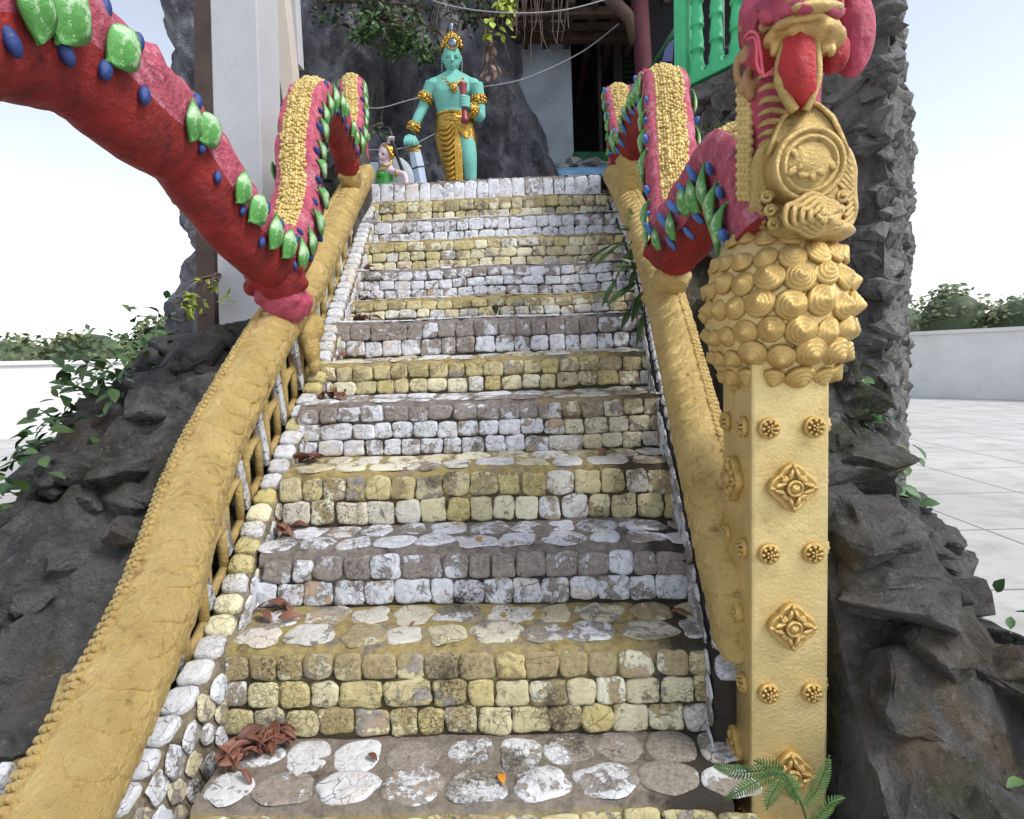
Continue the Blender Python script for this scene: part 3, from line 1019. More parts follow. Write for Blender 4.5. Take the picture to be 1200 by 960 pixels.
def rail(path, side, rad, parent):
    """the golden scaly hand rail: tube, overlapping round scales, bead rows"""
    b = MB()
    pts = resample(path, 0.05)
    n = len(pts)
    rr = [rad[0] + (rad[1] - rad[0]) * i / (n - 1) for i in range(n)]
    rings = []
    fr = []
    for i, p in enumerate(pts):
        t = (pts[min(i + 1, n - 1)] - pts[max(i - 1, 0)]).normalized()
        ins = V((-side, 0, 0))
        ins = (ins - t * ins.dot(t)).normalized()
        upv = ins.cross(t)
        if upv.z < 0:
            upv = -upv
        fr.append((p, t, ins, upv, rr[i]))
        ring = []
        for k in range(20):
            a = 2 * PI * k / 20
            r = rr[i] * (1 + 0.07 * fbm(p * 7 + V((math.cos(a), math.sin(a), 0)) * 1.2, 3))
            ring.append(p + ins * (math.cos(a) * r) + upv * (math.sin(a) * r))
        rings.append(ring)
    b.loft(rings)

    def at(s):
        s = min(max(s, 0), n - 1.001)
        i = int(s)
        f = s - i
        A, B = fr[i], fr[i + 1]
        return (A[0].lerp(B[0], f), A[1], A[2], A[3], A[4])

    def scale_row(deg, a_, b_, step, h, tilt, p=2.2, lift=0.0, jit=0.22):
        s = random.uniform(0, 1)
        while s < n - 1:
            q, t, ins, upv, r = at(s)
            ang = D(deg + random.uniform(-4, 4))
            nr = ins * math.cos(ang) + upv * math.sin(ang)
            cu = (-ins * math.sin(ang) + upv * math.cos(ang))
            u, v = cu, t
            if u.cross(v).dot(nr) < 0:
                u = -u
            k = r / rad[0]
            b.stone(q + nr * (r * 0.985 + lift), u, v, a_ * k * random.uniform(0.9, 1.1), b_ * k * random.uniform(0.92, 1.08), h, p, jit, 18, 0, rnd(), 0.12, 0.5, -tilt, 0.5 / r)
            s += step * k / 0.05
    big = rad[0] * 0.62
    scale_row(46, big * 1.08, big * 1.12, big * 1.45, 0.009, 0.09, 2.3, 0.001, 0.3)
    scale_row(96, big * 0.8, big, big * 1.35, 0.007, 0.07, 2.2, 0.0, 0.35)
    scale_row(0, big * 0.7, big * 0.8, big * 1.2, 0.007, 0.08, 2.6, 0.0, 0.4)
    scale_row(-42, big * 0.8, big * 0.6, big * 1.1, 0.008, 0.07, 2.6, 0.0, 0.45)
    # bead rows along the outer shoulder
    for deg in (112, 121, 130):
        s = random.uniform(0, 0.3)
        while s < n - 1:
            q, t, ins, upv, r = at(s)
            nr = ins * math.cos(D(deg)) + upv * math.sin(D(deg))
            b.ball(q + nr * (r * 1.02 + 0.004), random.uniform(0.0095, 0.013), 8, 5)
            s += 0.46
    return b.build('hand_rail', 'gold_rail', parent)


def serpent(path_pts, side, rl, rn, parent, wide=lambda s: 0, light=False):
    """the waving serpent body that rides on the rail"""
    path = resample(spline(path_pts, 24), 0.03)
    n = len(path)
    seg = 28
    rings, frs = [], []
    X = V((1, 0, 0))
    for i, p in enumerate(path):
        t = (path[min(i + 2, n - 1)] - path[max(i - 2, 0)])
        t = V((t.x * 0.3, t.y, t.z)).normalized()
        nn = X.cross(t).normalized()
        xx = t.cross(nn).normalized()
        s = i / (n - 1)
        a, c = rl(s), rn(s)
        frs.append((p, t, nn, xx, a, c))
        ring = []
        for k in range(seg):
            th = 2 * PI * (k + 0.5) / seg - PI
            q = 1 + 0.045 * fbm(p * 9 + V((k * 0.31, 0, 0)), 4)
            ad = abs(th)
            if D(38) < ad < D(82):       # lumpy pink shoulders standing up beside the beads
                q += 0.19 + 0.17 * fbm(V((p.y * 13, p.z * 13, 3 if th > 0 else 9)), 4)
            flat = 0.92 if ad < D(38) else 1.0
            ring.append(p + xx * (math.sin(th) * a * q) + nn * (math.cos(th) * c * q * flat))
        rings.append(ring)

    def zone(i, k):
        th = abs(2 * PI * (k + 1.0) / seg - PI)
        if th < D(38):
            return 2
        return 0 if th < D(98 + wide(i / n)) else 1
    b = MB()
    b.loft(rings, 0, True, True, (0.5, 0.5, 0, 0), zone)
    body = b.build('serpent_body', ['pink', 'red', 'bead'], parent)
    # bead crest
    b = MB()
    for i2 in range(0, 2 * n - 2):
        p, t, nn, xx, a, c = frs[i2 // 2]
        p = p + t * (0.015 * (i2 % 2))
        for r in range(-5, 6):
            th = r * D(6.9) + random.uniform(-0.02, 0.02)
            q = p + xx * (math.sin(th) * a) + nn * (math.cos(th) * c * 0.92) + t * random.uniform(-0.006, 0.006)
            out = (xx * math.sin(th) + nn * math.cos(th))
            big = 0.0098 if abs(r) in (5, 2) else 0.0074
            b.ball(q + out * random.uniform(-0.003, 0.009), big * random.uniform(0.7, 1.4), 6, 4)
    b.build('bead_crest', 'bead', body)
    # enamel leaves and petals along the edge between pink and red
    leafm = MB()
    L = 18
    vs, fs = [], []
    for i in range(L + 1):
        s = i / L
        w = 0.52 * math.sin(PI * s ** 1.35) ** 0.8
        for j, k in enumerate((-1, -0.5, 0, 0.5, 1)):
            vs.append(V((w * k * 0.6, s, 0.07 * math.sin(PI * s) + 0.12 * (1 - k * k) * math.sin(PI * min(s * 1.1, 1)) - 0.03 * (k == 0))))
    for i in range(L):
        for j in range(4):
            q = i * 5 + j
            fs.append((q, q + 1, q + 6, q + 5))
    leafm.add(vs, fs)
    lme = leafm.mesh('enamel_leaf', ['leafpaint'])
    pm = MB()
    pm.ball((0, 0.5, 0.08), (0.3, 0.5, 0.24) if not light else (0.22, 0.5, 0.17), 12, 10)
    pme = pm.mesh('enamel_petal', ['petal_light' if light else 'petal'])
    s = 2.0
    k = 0
    nl = np_ = 0
    while s < n - 3:
        p, t, nn, xx, a, c = frs[int(s)]
        for sd in (-1, 1):
            inner = (sd == -side)
            if not inner and k % 2:
                continue
            th = D(86 + wide(s / n)) * sd
            out = (xx * math.sin(th) + nn * math.cos(th)).normalized()
            pos = p + xx * (math.sin(th) * a * 1.07) + nn * (math.cos(th) * c * 1.07)
            dirn = (nn * -1.0 + t * random.uniform(-0.5, -0.15)).normalized()
            if random.random() < 0.12:
                continue
            size = (0.03 + 0.85 * c) * random.uniform(0.82, 1.12)
            if nl < 95:
                dirn = (dirn + t * random.uniform(-0.25, 0.25)).normalized()
                lo = pos + nn * (size * random.uniform(0.45, 0.6)) + out * 0.008
                zz = (out + dirn * 0.1).normalized()
                x_ = dirn.cross(zz)
                o = inst('leaf_scale', lme, frame(lo, x_, dirn, x_.cross(dirn), (size, size, size)), body)
                so = o.modifiers.new('thickness', 'SOLIDIFY')
                so.thickness = 0.06
                nl += 1
            for th2, off in ((62, 2.0), (110, 2.6)):
                if np_ >= 98 or (th2 == 108 and not inner) or random.random() < 0.15:
                    continue
                j2 = min(int(s + off + random.uniform(-0.4, 0.4)), n - 1)
                p2, t2, n2, x2, a2, c2 = frs[j2]
                th_ = D(th2 + wide(s / n) + random.uniform(-7, 7)) * sd
                o2 = (x2 * math.sin(th_) + n2 * math.cos(th_)).normalized()
                po = p2 + x2 * (math.sin(th_) * a2 * (1.13 if th2 < 90 else 1.0)) + n2 * (math.cos(th_) * c2 * (1.13 if th2 < 90 else 1.0))
                d2 = (n2 * (-0.8 if not light else 0.7) + t2 * random.uniform(-0.5, 0.3) + o2 * (0.05 if not light else 0.5)).normalized()
                xx2 = d2.cross(o2).normalized()
                pz = (0.02 + 0.24 * c2) * random.uniform(0.85, 1.15) * (1.35 if light else 1)
                inst('petal', pme, frame(po - d2 * pz * 0.5, xx2, d2, xx2.cross(d2), pz), body)
                np_ += 1
        s += random.uniform(3.4, 4.6) * (0.55 + 4.2 * c)
        k += 1
    return body, frs


def collar(pts, rad, parent, side, mat='pink'):
    b = MB()
    b.tube(pts, rad, 20)
    for p, r in zip(pts, rad):
        b.ball(p, r * 0.98, 18, 12)
    for k in range(16):
        i = random.randrange(len(pts))
        a = random.uniform(0, 6.3)
        b.ball(V(pts[i]) + V((math.cos(a), math.sin(a), random.uniform(-0.4, 0.4))) * rad[i] * 0.9, rad[i] * random.uniform(0.2, 0.35), 8, 6)
    return sculpt(b.build('collar', mat, parent), 0.01, 3)


# left balustrade
SL = thing('serpent_balustrade', (-1.05, 1.2, 0), 'left serpent balustrade with golden scaly rail and openwork panels, beside the grey column', 'balustrade', 'serpent balustrades')
rail(RLp, -1, (0.1, 0.084), SL)
wl = [V((-1.07, 0.72, 0.9)), V((-1.1, 0.8, 1.6)), V((-1.12, 1.05, 2.12)), V((-1.13, 1.42, 2.3)), V((-1.13, 1.78, 2.26)), P(205, 165, 2.02), P(243, 220, 2.18), P(285, 272, 2.4), P(330, 300, 2.72), P(352, 248, 2.92), P(354, 175, 3.05), P(366, 122, 3.3), P(388, 136, 3.68), P(405, 174, 4.1), P(414, 145, 4.36), P(413, 104, 4.62), P(417, 126, 4.95), P(420, 190, 5.2)]
serpent(wl, -1, lambda s: 0.122 - 0.05 * s, lambda s: 0.2 - 0.115 * s, SL)
collar([P(322, 310, 2.68), P(326, 330, 2.7)], [0.12, 0.122], SL, -1, 'red')
collar([P(330, 345, 2.72), P(335, 356, 2.75)], [0.108, 0.104], SL, -1, 'headpink')
collar([P(404, 184, 4.1), P(408, 196, 4.16)], [0.08, 0.078], SL, -1, 'red')
collar([P(409, 206, 4.2), P(412, 214, 4.28)], [0.078, 0.07], SL, -1, 'gold_rail')


def lattice(kp, rp, parent):
    """gold openwork between the kerb and the rail, with slanting stone slats"""
    def near(path, y):
        for a, b in zip(path, path[1:]):
            if a.y <= y <= b.y:
                return a.lerp(b, (y - a.y) / (b.y - a.y))
        return path[-1] if y > path[-1].y else path[0]
    y = 1.25
    k = 0
    while y < 5.0:
        a0, r0_ = near(kp, y), near(rp, y)
        x = a0.x - 0.07
        zb, zt = a0.z - 0.02, r0_.z - 0.06
        hh = zt - zb
        # gold ring frame
        b = MB()
        w = 0.062
        prof = []
        for (yy, zz) in ((-w, zb), (-w * 0.95, zb + hh * 0.36), (-w, zb + hh * 0.4), (-w * 0.9, zb + hh * 0.7), (-w * 0.55, zb + hh * 0.86), (0, zb + hh * 0.93)):
            prof.append((yy, zz))
        full = prof + [(-yy, zz) for yy, zz in prof[-2::-1]]
        slope = 0.6
        path = [V((x, y + yy, zz + yy * slope)) for yy, zz in full]
        b.tube(path, 0.018, 8)
        b.tube([V((x, y - w, zb + hh * 0.40 - w * slope)), V((x, y, zb + hh * 0.44)), V((x, y + w, zb + hh * 0.40 + w * slope))], 0.02, 8)
        b.tube([V((x, y - w, zb + hh * 0.04 - w * slope)), V((x, y + w, zb + hh * 0.04 + w * slope))], 0.018, 8)
        b.build('openwork_ring', 'gold_rail', parent)
        # stone slats leaning toward the rail
        t = MB()
        for q in (0.105,):
            yy = y + q
            a1, r1 = near(kp, yy), near(rp, yy)
            p0 = V((a1.x - 0.085, yy + 0.03, a1.z + 0.0))
            p1 = V((a1.x - 0.05, yy - 0.15, r1.z - 0.1))
            for f0, f1 in ((0.02, 0.5), (0.52, 0.98)):
                A, B = p0.lerp(p1, f0), p0.lerp(p1, f1)
                d = (B - A)
                L = d.length
                d.normalize()
                u = V((1, 0, 0)).cross(d)
                sl = V((0.0, 0.06, 0.02))
                t.prism([A - u * 0.024, A + u * 0.024, B + u * 0.022, B - u * 0.022], (0.028, 0, 0), 0, rnd(0.0, 0.02))
        t.build('stone_slat', 'stone', parent, False, 0.004)
        y += 0.205
        k += 1


lattice(KLp, RLp, SL)
bk = MB()
for (x, y, d, r) in ((352, 372, 3.02, 0.06), (360, 392, 3.02, 0.06), (365, 410, 3.02, 0.055), (368, 426, 3.03, 0.04), (371, 384, 3.06, 0.05), (346, 360, 3.02, 0.06)):
    bk.ball(P(x, y, d), (r * 0.8, r, r * 1.35), 14, 10)
sculpt(bk.build('bracket', 'gold_rail', SL), 0.009, 4)

# right balustrade
SR = thing('serpent_balustrade', (0.72, 1.75, 0), 'right serpent balustrade whose red and pink head rises over the gold pillar', 'balustrade', 'serpent balustrades')
rail(RRp, 1, (0.092, 0.08), SR)
wr = [P(915, 300, 1.74), P(892, 228, 1.9), P(862, 200, 2.12), P(826, 244, 2.42), P(796, 276, 2.68), P(786, 225, 2.86), P(782, 165, 3.0), P(776, 108, 3.22), P(757, 132, 3.66), P(740, 170, 4.08), P(731, 150, 4.34), P(724, 116, 4.6), P(726, 135, 4.95), P(728, 195, 5.2)]
bodyR, frR = serpent(wr, 1, lambda s: 0.118 - 0.03 * s, lambda s: 0.16 - 0.07 * s, SR, lambda s: 24 * max(0, min(1, (0.3 - s) / 0.12)), True)
collar([P(800, 278, 2.64), P(793, 296, 2.7), P(783, 292, 2.76)], [0.1, 0.104, 0.1], SR, 1, 'red')
collar([P(788, 326, 2.78), P(780, 340, 2.86), P(774, 348, 2.95)], [0.08, 0.082, 0.08], SR, 1, 'gold_rail')
collar([P(740, 172, 4.08), P(739, 190, 4.1), P(740, 225, 4.2)], [0.07, 0.09, 0.08], SR, 1, 'gold_rail')

# ------------------------------------------------------------------ gold pillar with bulb
PX0, PX1 = P(880, 560, 1.6).x, P(974, 560, 1.6).x
PY0, PY1 = 1.6, 1.85
PZT = P(900, 440, 1.6).z
PLc = V(((PX0 + PX1) / 2, (PY0 + PY1) / 2, 0))
GP = thing('gold_pillar', (PLc.x, PLc.y, 0), 'square gold painted pillar with flower bosses and a knobbed bulb, right of the steps', 'pillar')


def pillar():
    b = MB()
    for z0, z1, w0, w1 in ((0.0, 0.1, 0.03, 0.03), (0.1, PZT + 0.1, 0.0, -0.004)):
        rings = []
        for k in range(13):
            z = z0 + (z1 - z0) * k / 12
            w = w0 + (w1 - w0) * k / 12
            ring = []
            for cx, cy in ((PX0 - w, PY0 - w), (PX1 + w, PY0 - w), (PX1 + w, PY1 + w), (PX0 - w, PY1 + w)):
                ring.append(V((cx, cy, z)))
            rings.append(ring)
        b.loft(rings)
    b.build('shaft', 'gold_pillar', GP, False, 0.012)
    # small rosette mesh (radius 1, facing +z)
    r = MB()
    r.lathe([(1.0, -0.1), (1.0, 0.2), (0.9, 0.34), (0.78, 0.34), (0.74, 0.25)], (0, 0, 0), (0, 0, 1), 28)
    for k in range(8):
        a = 2 * PI * k / 8
        r.ball((0.62 * math.cos(a), 0.62 * math.sin(a), 0.3), (0.24, 0.2, 0.22), 8, 6, 0, Matrix.Rotation(a, 3, 'Z'))
    for k in range(5):
        a = 2 * PI * k / 5
        r.ball((0.27 * math.cos(a), 0.27 * math.sin(a), 0.42), (0.17, 0.15, 0.2), 8, 6, 0, Matrix.Rotation(a, 3, 'Z'))
    r.ball((0, 0, 0.5), (0.15, 0.15, 0.16), 8, 6)
    rme = r.mesh('rosette', ['gold_knob'])
    # lozenge flower (half diagonal 1)
    q = MB()
    out = []
    for k in range(32):
        a = 2 * PI * k / 32
        c, s = abs(math.cos(a)), abs(math.sin(a))
        rr = 1.0 / (c ** 1.15 + s ** 1.15) ** (1 / 1.15)
        rr *= 1 - 0.035 * math.cos(8 * a)
        out.append((rr * math.cos(a), rr * math.sin(a)))
    q.loft([[V((x * k, y * k, z)) for x, y in out] for k, z in ((1.0, -0.1), (1.0, 0.2), (0.95, 0.27), (0.86, 0.24), (0.4, 0.2), (0.05, 0.2))])
    for k in range(4):
        a = k * PI / 2
        rot = Matrix.Rotation(a, 3, 'Z')
        for sgn in (-1, 1):
            q.ball(rot @ V((0.52, 0.13 * sgn, 0.27)), (0.27, 0.1, 0.12), 10, 6, 0, rot @ Matrix.Rotation(-0.35 * sgn, 3, 'Z'))
            q.ball(rot @ V((0.36, 0.3 * sgn, 0.25)), (0.14, 0.13, 0.12), 8, 6, 0, rot)
        q.ball(rot @ V((0.8, 0, 0.26)), (0.15, 0.09, 0.1), 8, 6, 0, rot)
        q.ball(rot @ V((0.5, 0.5, 0.2)) * 0.82, (0.14, 0.09, 0.12), 8, 6, 0, rot @ Matrix.Rotation(PI / 4, 3, 'Z'))
    q.lathe([(0.33, 0.15), (0.33, 0.36), (0.29, 0.43), (0.24, 0.43), (0.22, 0.33), (0.19, 0.33), (0.17, 0.4), (0.12, 0.46), (0.0, 0.48)], (0, 0, 0), (0, 0, 1), 24)
    qme = q.mesh('flower_boss', ['gold_knob'])
    cxm = (PX0 + PX1) / 2
    cym = (PY0 + PY1) / 2
    zr = [P(905, y, 1.6).z for y in (502, 571, 649, 733, 812, 905)]
    zr += [zr[-1] - 0.17, zr[-1] - 0.36]
    N, W_, E_ = V((0, -1, 0)), V((-1, 0, 0)), V((1, 0, 0))
    for k, z in enumerate(zr):
        if z < 0.15:
            continue
        for face, n, xd in (('f', N, V((1, 0, 0))), ('w', W_, V((0, -1, 0))), ('e', E_, V((0, 1, 0)))):
            o = V((cxm, PY0, z)) if face == 'f' else V((PX0 if face == 'w' else PX1, cym, z))
            hw = (PX1 - PX0) / 2 if face == 'f' else (PY1 - PY0) / 2
            if k % 2 == 0:
                for s in (-0.56, 0.56):
                    inst('rosette', rme, frame(o + xd * (hw * s), xd, V((0, 0, 1)), n, (0.029, 0.029, 0.034)), GP)
            else:
                inst('flower_boss', qme, frame(o, xd, V((0, 0, 1)), n, (0.07, 0.07, 0.075)), GP)
    # bulb
    bc = P(908, 368, 1.74)
    R = 0.195
    b = MB()
    b.ball(bc, (R * 0.98, R * 0.98, R * 1.2), 36, 24)
    def barrel(p):
        q = p - bc
        h = math.hypot(q.x, q.y)
        ce = max(0.05, min(1.0, h / (R * 0.98)))
        k = ce ** -0.32
        return bc + V((q.x * k, q.y * k, q.z)) * (1 + 0.03 * fbm(p * 20, 3))
    b.warp(barrel)
    bulb = b.build('bulb', 'gold_pillar', GP)
    kb = MB()
    kb.lathe([(1.0, -0.25), (1.0, 0.05), (0.93, 0.22), (0.8, 0.32), (0.76, 0.33), (0.72, 0.45), (0.6, 0.56), (0.56, 0.565), (0.51, 0.68), (0.38, 0.79), (0.34, 0.8), (0.28, 0.9), (0.16, 1.0), (0.05, 1.06)], (0, 0, 0), (0, 0, 1), 22)
    kme = kb.mesh('shell_knob', ['gold_knob'])
    n_ = 0
    for row, el in enumerate((58, 38, 20, 3, -14, -31, -49, -66)):
        az = random.uniform(0, 0.5)
        while az < 2 * PI + 0.2:
            face = 0.5 - 0.5 * math.sin(az) * math.cos(D(el))          # 1 toward the front
            s = (0.0215 + 0.020 * max(0, face * 1.5 - 0.5)) * random.uniform(0.9, 1.1)
            stp = 1.85 * s / (R * max(0.25, math.cos(D(el))) ** 0.68)
            a_ = az + stp / 2
            az += stp
            if az > 2 * PI + 0.1:
                break
            el_ = D(el + random.uniform(-3, 3))
            d = V((math.cos(a_) * math.cos(el_), math.sin(a_) * math.cos(el_), math.sin(el_)))
            kk = max(0.1, math.cos(el_)) ** -0.32
            o = bc + V((d.x * R * kk, d.y * R * kk, d.z * R * 1.2)) * 0.985
            dd = (d + V((random.uniform(-.15, .15), random.uniform(-.12, .12), random.uniform(-.2, .1)))).normalized()
            x = dd.orthogonal().normalized()
            if n_ < 98 and face > 0.27:
                inst('shell_knob', kme, frame(o, x, dd.cross(x), dd, (s, s * random.uniform(0.9, 1.05), s * random.uniform(0.65, 0.9))), bulb)
                n_ += 1


pillar()

# ------------------------------------------------------------------ serpent head and breast shield on the pillar


def serpent_head():
    # breast shield: a rimmed boss on a pointed plate, a shell below it, fans of folds at both sides
    y0 = 1.56
    cx = 948
    f = V((0, -1, -0.12)).normalized()
    b = MB()
    c = P(cx, 193, y0 - 0.012)
    b.lathe([(0.09, -0.09), (0.09, 0.0), (0.087, 0.01), (0.079, 0.013), (0.074, 0.004), (0.071, 0.003), (0.068, 0.014), (0.061, 0.017), (0.056, 0.008), (0.04, 0.02), (0.02, 0.027), (0.0, 0.029)], c, f, 40)
    for k in range(16):
        a = random.uniform(0, 6.3)
        rr = random.uniform(0.005, 0.046)
        b.ball(c + f * (0.024 - rr * 0.2) + V((rr * math.cos(a), 0, rr * math.sin(a))), (0.011, 0.006, 0.02), 8, 5, 0, Matrix.Rotation(random.uniform(0, 3), 3, 'Y'))
    b.build('shield_boss', 'gold_head', SR)
    b = MB()
    poly = [(900, 182), (908, 160), (918, 138), (931, 125), (945, 117), (960, 125), (975, 138), (986, 160), (994, 182)]
    b.prism([P(x, y, y0 + 0.005) for x, y in poly], (0, 0.08, 0))
    b.tube([P(x, y, y0 + 0.002) for x, y in poly], 0.006, 8)
    b.warp(lambda p: p + V((1, 1, 1)) * 0.006 * fbm(p * 22, 3))
    b.build('shield_plate', 'gold_head', SR)
    b = MB()
    b.ball(P(941, 215, 1.68), (0.105, 0.085, 0.16), 24, 16)
    b.ball(P(941, 275, 1.66), (0.13, 0.1, 0.035), 24, 10)
    b.warp(lambda p: p + V((1, 1, 1)) * 0.006 * fbm(p * 18, 3))
    b.build('shield_core', 'gold_head', SR)
    b = MB()
    c = P(cx + 2, 252, y0 - 0.012)
    for k in range(5):
        r = 0.058 - 0.012 * k
        b.tube([c + V((0.004 * k, 0, -0.002 * k)) + f * (0.004 + 0.007 * k) + V((r * 1.12 * math.cos(2 * PI * j / 28), 0, r * 0.78 * math.sin(2 * PI * j / 28) + 0.006 * math.sin(5 * 2 * PI * j / 28))) for j in range(29)], 0.0085, 8)
    b.ball(c, (0.058, 0.02, 0.042), 16, 10)
    b.build('shield_shell', 'gold_head', SR)
    for sg in (-1, 1):
        b = MB()
        for k in range(7):
            fx = k / 6
            A = P(cx - 6 + sg * (36 + 4 * fx), 166 + 8 * k, 1.585 + 0.004 * k)
            Bm = P(cx - 6 + sg * (50 + 8 * fx), 178 + 9.5 * k, 1.60 + 0.008 * k)
            E = P(cx - 6 + sg * (58 - 2 * fx), 204 + 9 * k, 1.63 + 0.006 * k)
            G = P(cx - 6 + sg * (54 - 10 * fx), 222 + 8 * k, 1.63)
            b.tube(spline([A, Bm, E, G], 5), [0.006 + 0.008 * math.sin(PI * i / 15) for i in range(16)], 8, 0, (0.5, 0.5, 0, 0), 0.7)
        for k in range(3):
            q = P(cx - 6 + sg * (44 - 4 * k), 232 + 16 * k, 1.575)
            b.tube([q + V((0.016 * (1 - j / 24) * math.cos(sg * j * 0.45), -0.012 * j / 22, 0.016 * (1 - j / 24) * math.sin(j * 0.45))) for j in range(22)], 0.006, 7)
        b.build('drapery', 'gold_head', SR)
    # neck
    b = MB()
    pts = spline([P(938, 300, 1.78), P(918, 210, 1.74), P(915, 130, 1.71), P(922, 60, 1.68), P(940, 0, 1.65), P(955, -60, 1.66)], 6)
    rings = []
    for i, p in enumerate(pts):
        r = 0.108 - 0.012 * math.sin(PI * min(i / 18, 1))
        rings.append([p + V((math.cos(2 * PI * k / 24) * r, math.sin(2 * PI * k / 24) * r * 0.85, 0)) for k in range(24)])
    b.loft(rings)
    b.warp(lambda p: p + V((1, 1, 0)) * 0.008 * fbm(p * 18, 3))
    b.build('neck', 'headpink', SR)
    # ribs on the throat
    b = MB()
    for k, y in enumerate((86, 101, 116, 130, 143, 155, 166)):
        b.tube(spline([P(889, y + 6, 1.635), P(897, y + 1, 1.605), P(907, y - 1, 1.593), P(918, y + 2, 1.59), P(930, y + 6, 1.59)], 4), [0.004, 0.005, 0.006, 0.007, 0.0075, 0.008, 0.008, 0.008, 0.008, 0.008, 0.008, 0.0075, 0.007, 0.006, 0.006, 0.005, 0.005], 8, 0, (0.5, 0.5, 0, 0), 0.8)
    b.warp(lambda p: p + V((1, 1, 1)) * 0.003 * fbm(p * 40, 2))
    b.build('throat_rib', 'gold_head', SR)
    # tongue and its gold rims
    b = MB()
    rings = []
    for i, (x, y, w, dy) in enumerate(((936, 30, 16, 1.52), (936, 55, 18, 1.5), (934, 80, 21, 1.51), (937, 105, 19, 1.53), (941, 124, 12, 1.56), (942, 132, 4, 1.58))):
        c = P(x, y, dy)
        ww = w * dy / 700
        rings.append([c + V((ww * math.cos(2 * PI * k / 14), 0.02 * math.sin(2 * PI * k / 14) - (0.008 if k == 10 else 0), 0)) for k in range(14)])
    b.loft(rings)
    b.warp(lambda p: p + V((0.5, 1, 0)) * 0.006 * fbm(p * 35, 3))
    b.build('tongue', 'headred', SR)
    b = MB()
    b.tube(spline([P(921, 50, 1.515), P(914, 72, 1.52), P(913, 92, 1.525), P(920, 112, 1.54), P(931, 130, 1.55)], 5), [0.011] * 10 + [0.013] * 11, 10)
    b.tube(spline([P(955, 50, 1.515), P(958, 75, 1.52), P(957, 95, 1.53), P(951, 114, 1.54), P(944, 130, 1.55)], 5), 0.011, 10)
    b.build('tongue_rim', 'gold_head', SR)
    # lower jaw: a bulging gold lip
    b = MB()
    b.ball(P(940, 44, 1.54), (0.092, 0.07, 0.034), 20, 12)
    b.ball(P(915, 52, 1.57), (0.045, 0.06, 0.03), 14, 10)
    b.ball(P(966, 50, 1.57), (0.045, 0.06, 0.03), 14, 10)
    b.tube(spline([P(903, 44, 1.56), P(914, 30, 1.50), P(935, 21, 1.46), P(958, 20, 1.47), P(980, 30, 1.54)], 6), 0.012, 10)
    for k in range(7):
        b.ball(P(908 + k * 11, 60 - 6 * math.sin(k / 6 * PI), 1.53), (0.012, 0.014, 0.014), 8, 6)
    b.warp(lambda p: p + V((1, 1, 1)) * 0.007 * fbm(p * 22, 4))
    sculpt(b.build('lower_jaw', 'gold_jaw', SR), 0.005, 2)
    b = MB()
    for x in (897, 978):
        b = MB()
        b.ball(P(x, 62, 1.6), (0.035, 0.04, 0.05), 14, 10)
        b.warp(lambda p: p + V((1, 1, 1)) * 0.008 * fbm(p * 24, 3))
        b.build('cheek', 'headred', SR)
    # upper jaw, snout and brow: reddish pink lumps
    b = MB()
    b.tube(spline([P(900, 34, 1.6), P(908, 22, 1.53), P(930, 10, 1.45), P(955, 6, 1.44), P(985, 16, 1.52)], 6), [0.012] * 8 + [0.018] * 10 + [0.012] * 7, 10)
    b.ball(P(940, -14, 1.5), (0.075, 0.075, 0.05), 18, 12)
    b.ball(P(905, 12, 1.58), (0.045, 0.05, 0.022), 14, 10, 0, Matrix.Rotation(-0.5, 3, 'Y'))
    b.ball(P(955, -45, 1.66), (0.12, 0.12, 0.1), 20, 14)
    b.ball(P(896, 30, 1.62), (0.03, 0.035, 0.025), 12, 8)
    b.ball(P(915, -10, 1.6), (0.05, 0.05, 0.03), 12, 8)
    b.ball(P(888, 22, 1.68), (0.05, 0.06, 0.085), 14, 10)
    b.ball(P(893, 72, 1.68), (0.048, 0.05, 0.06), 14, 10)
    b.ball(P(925, 50, 1.7), (0.12, 0.09, 0.11), 16, 12)
    b.ball(P(1000, 40, 1.68), (0.05, 0.06, 0.11), 14, 10)
    for k in range(14):
        b.ball(P(892 + k * 7, random.uniform(-12, 22), 1.5 + 0.003 * (k - 7) ** 2 * 0.4), random.uniform(0.014, 0.026), 8, 6)
    b.warp(lambda p: p + V((1, 1, 1)) * 0.009 * fbm(p * 20, 4))
    sculpt(b.build('snout', 'headpink', SR), 0.005, 2)
    b = MB()
    for pts in ([(905, 20, 1.545), (918, 8, 1.49), (938, 0, 1.44), (960, 0, 1.44), (985, 8, 1.5)], [(893, 38, 1.6), (902, 30, 1.56), (915, 27, 1.53)]):
        b.tube(spline([P(*q) for q in pts], 6), 0.009, 8)
    b.ball(P(897, 32, 1.58), 0.017, 12, 8)
    b.ball(P(953, 8, 1.435), (0.05, 0.02, 0.012), 12, 8)
    b.build('gold_lip', 'gold_head', SR)
    # ear fins with gold borders on the left of the head, curls under them
    b = MB()
    poly = [P(x, y, 1.70) for x, y in ((872, 30), (878, -10), (888, -40), (915, -40), (908, 0), (900, 40), (886, 60), (874, 45))]
    b.prism(poly, (0, 0.05, 0))
    b.build('ear_fin', 'headred', SR)
    b = MB()
    b.tube(spline([P(870, 38, 1.69), P(874, 15, 1.69), P(884, -20, 1.69)], 5), 0.011, 8)
    b.tube(spline([P(884, 38, 1.68), P(890, 15, 1.68), P(898, -10, 1.68), P(905, -30, 1.68)], 5), 0.009, 8)
    b.tube(spline([P(872, 62, 1.69), P(866, 70, 1.69), P(864, 82, 1.69), P(866, 94, 1.69), P(872, 98, 1.69)], 5), 0.012, 8)
    b.tube(spline([P(890, 78, 1.67), P(884, 78, 1.67), P(876, 88, 1.66), P(876, 96, 1.66), P(884, 98, 1.66), P(896, 88, 1.65), P(900, 80, 1.65)], 5), 0.0125, 8)
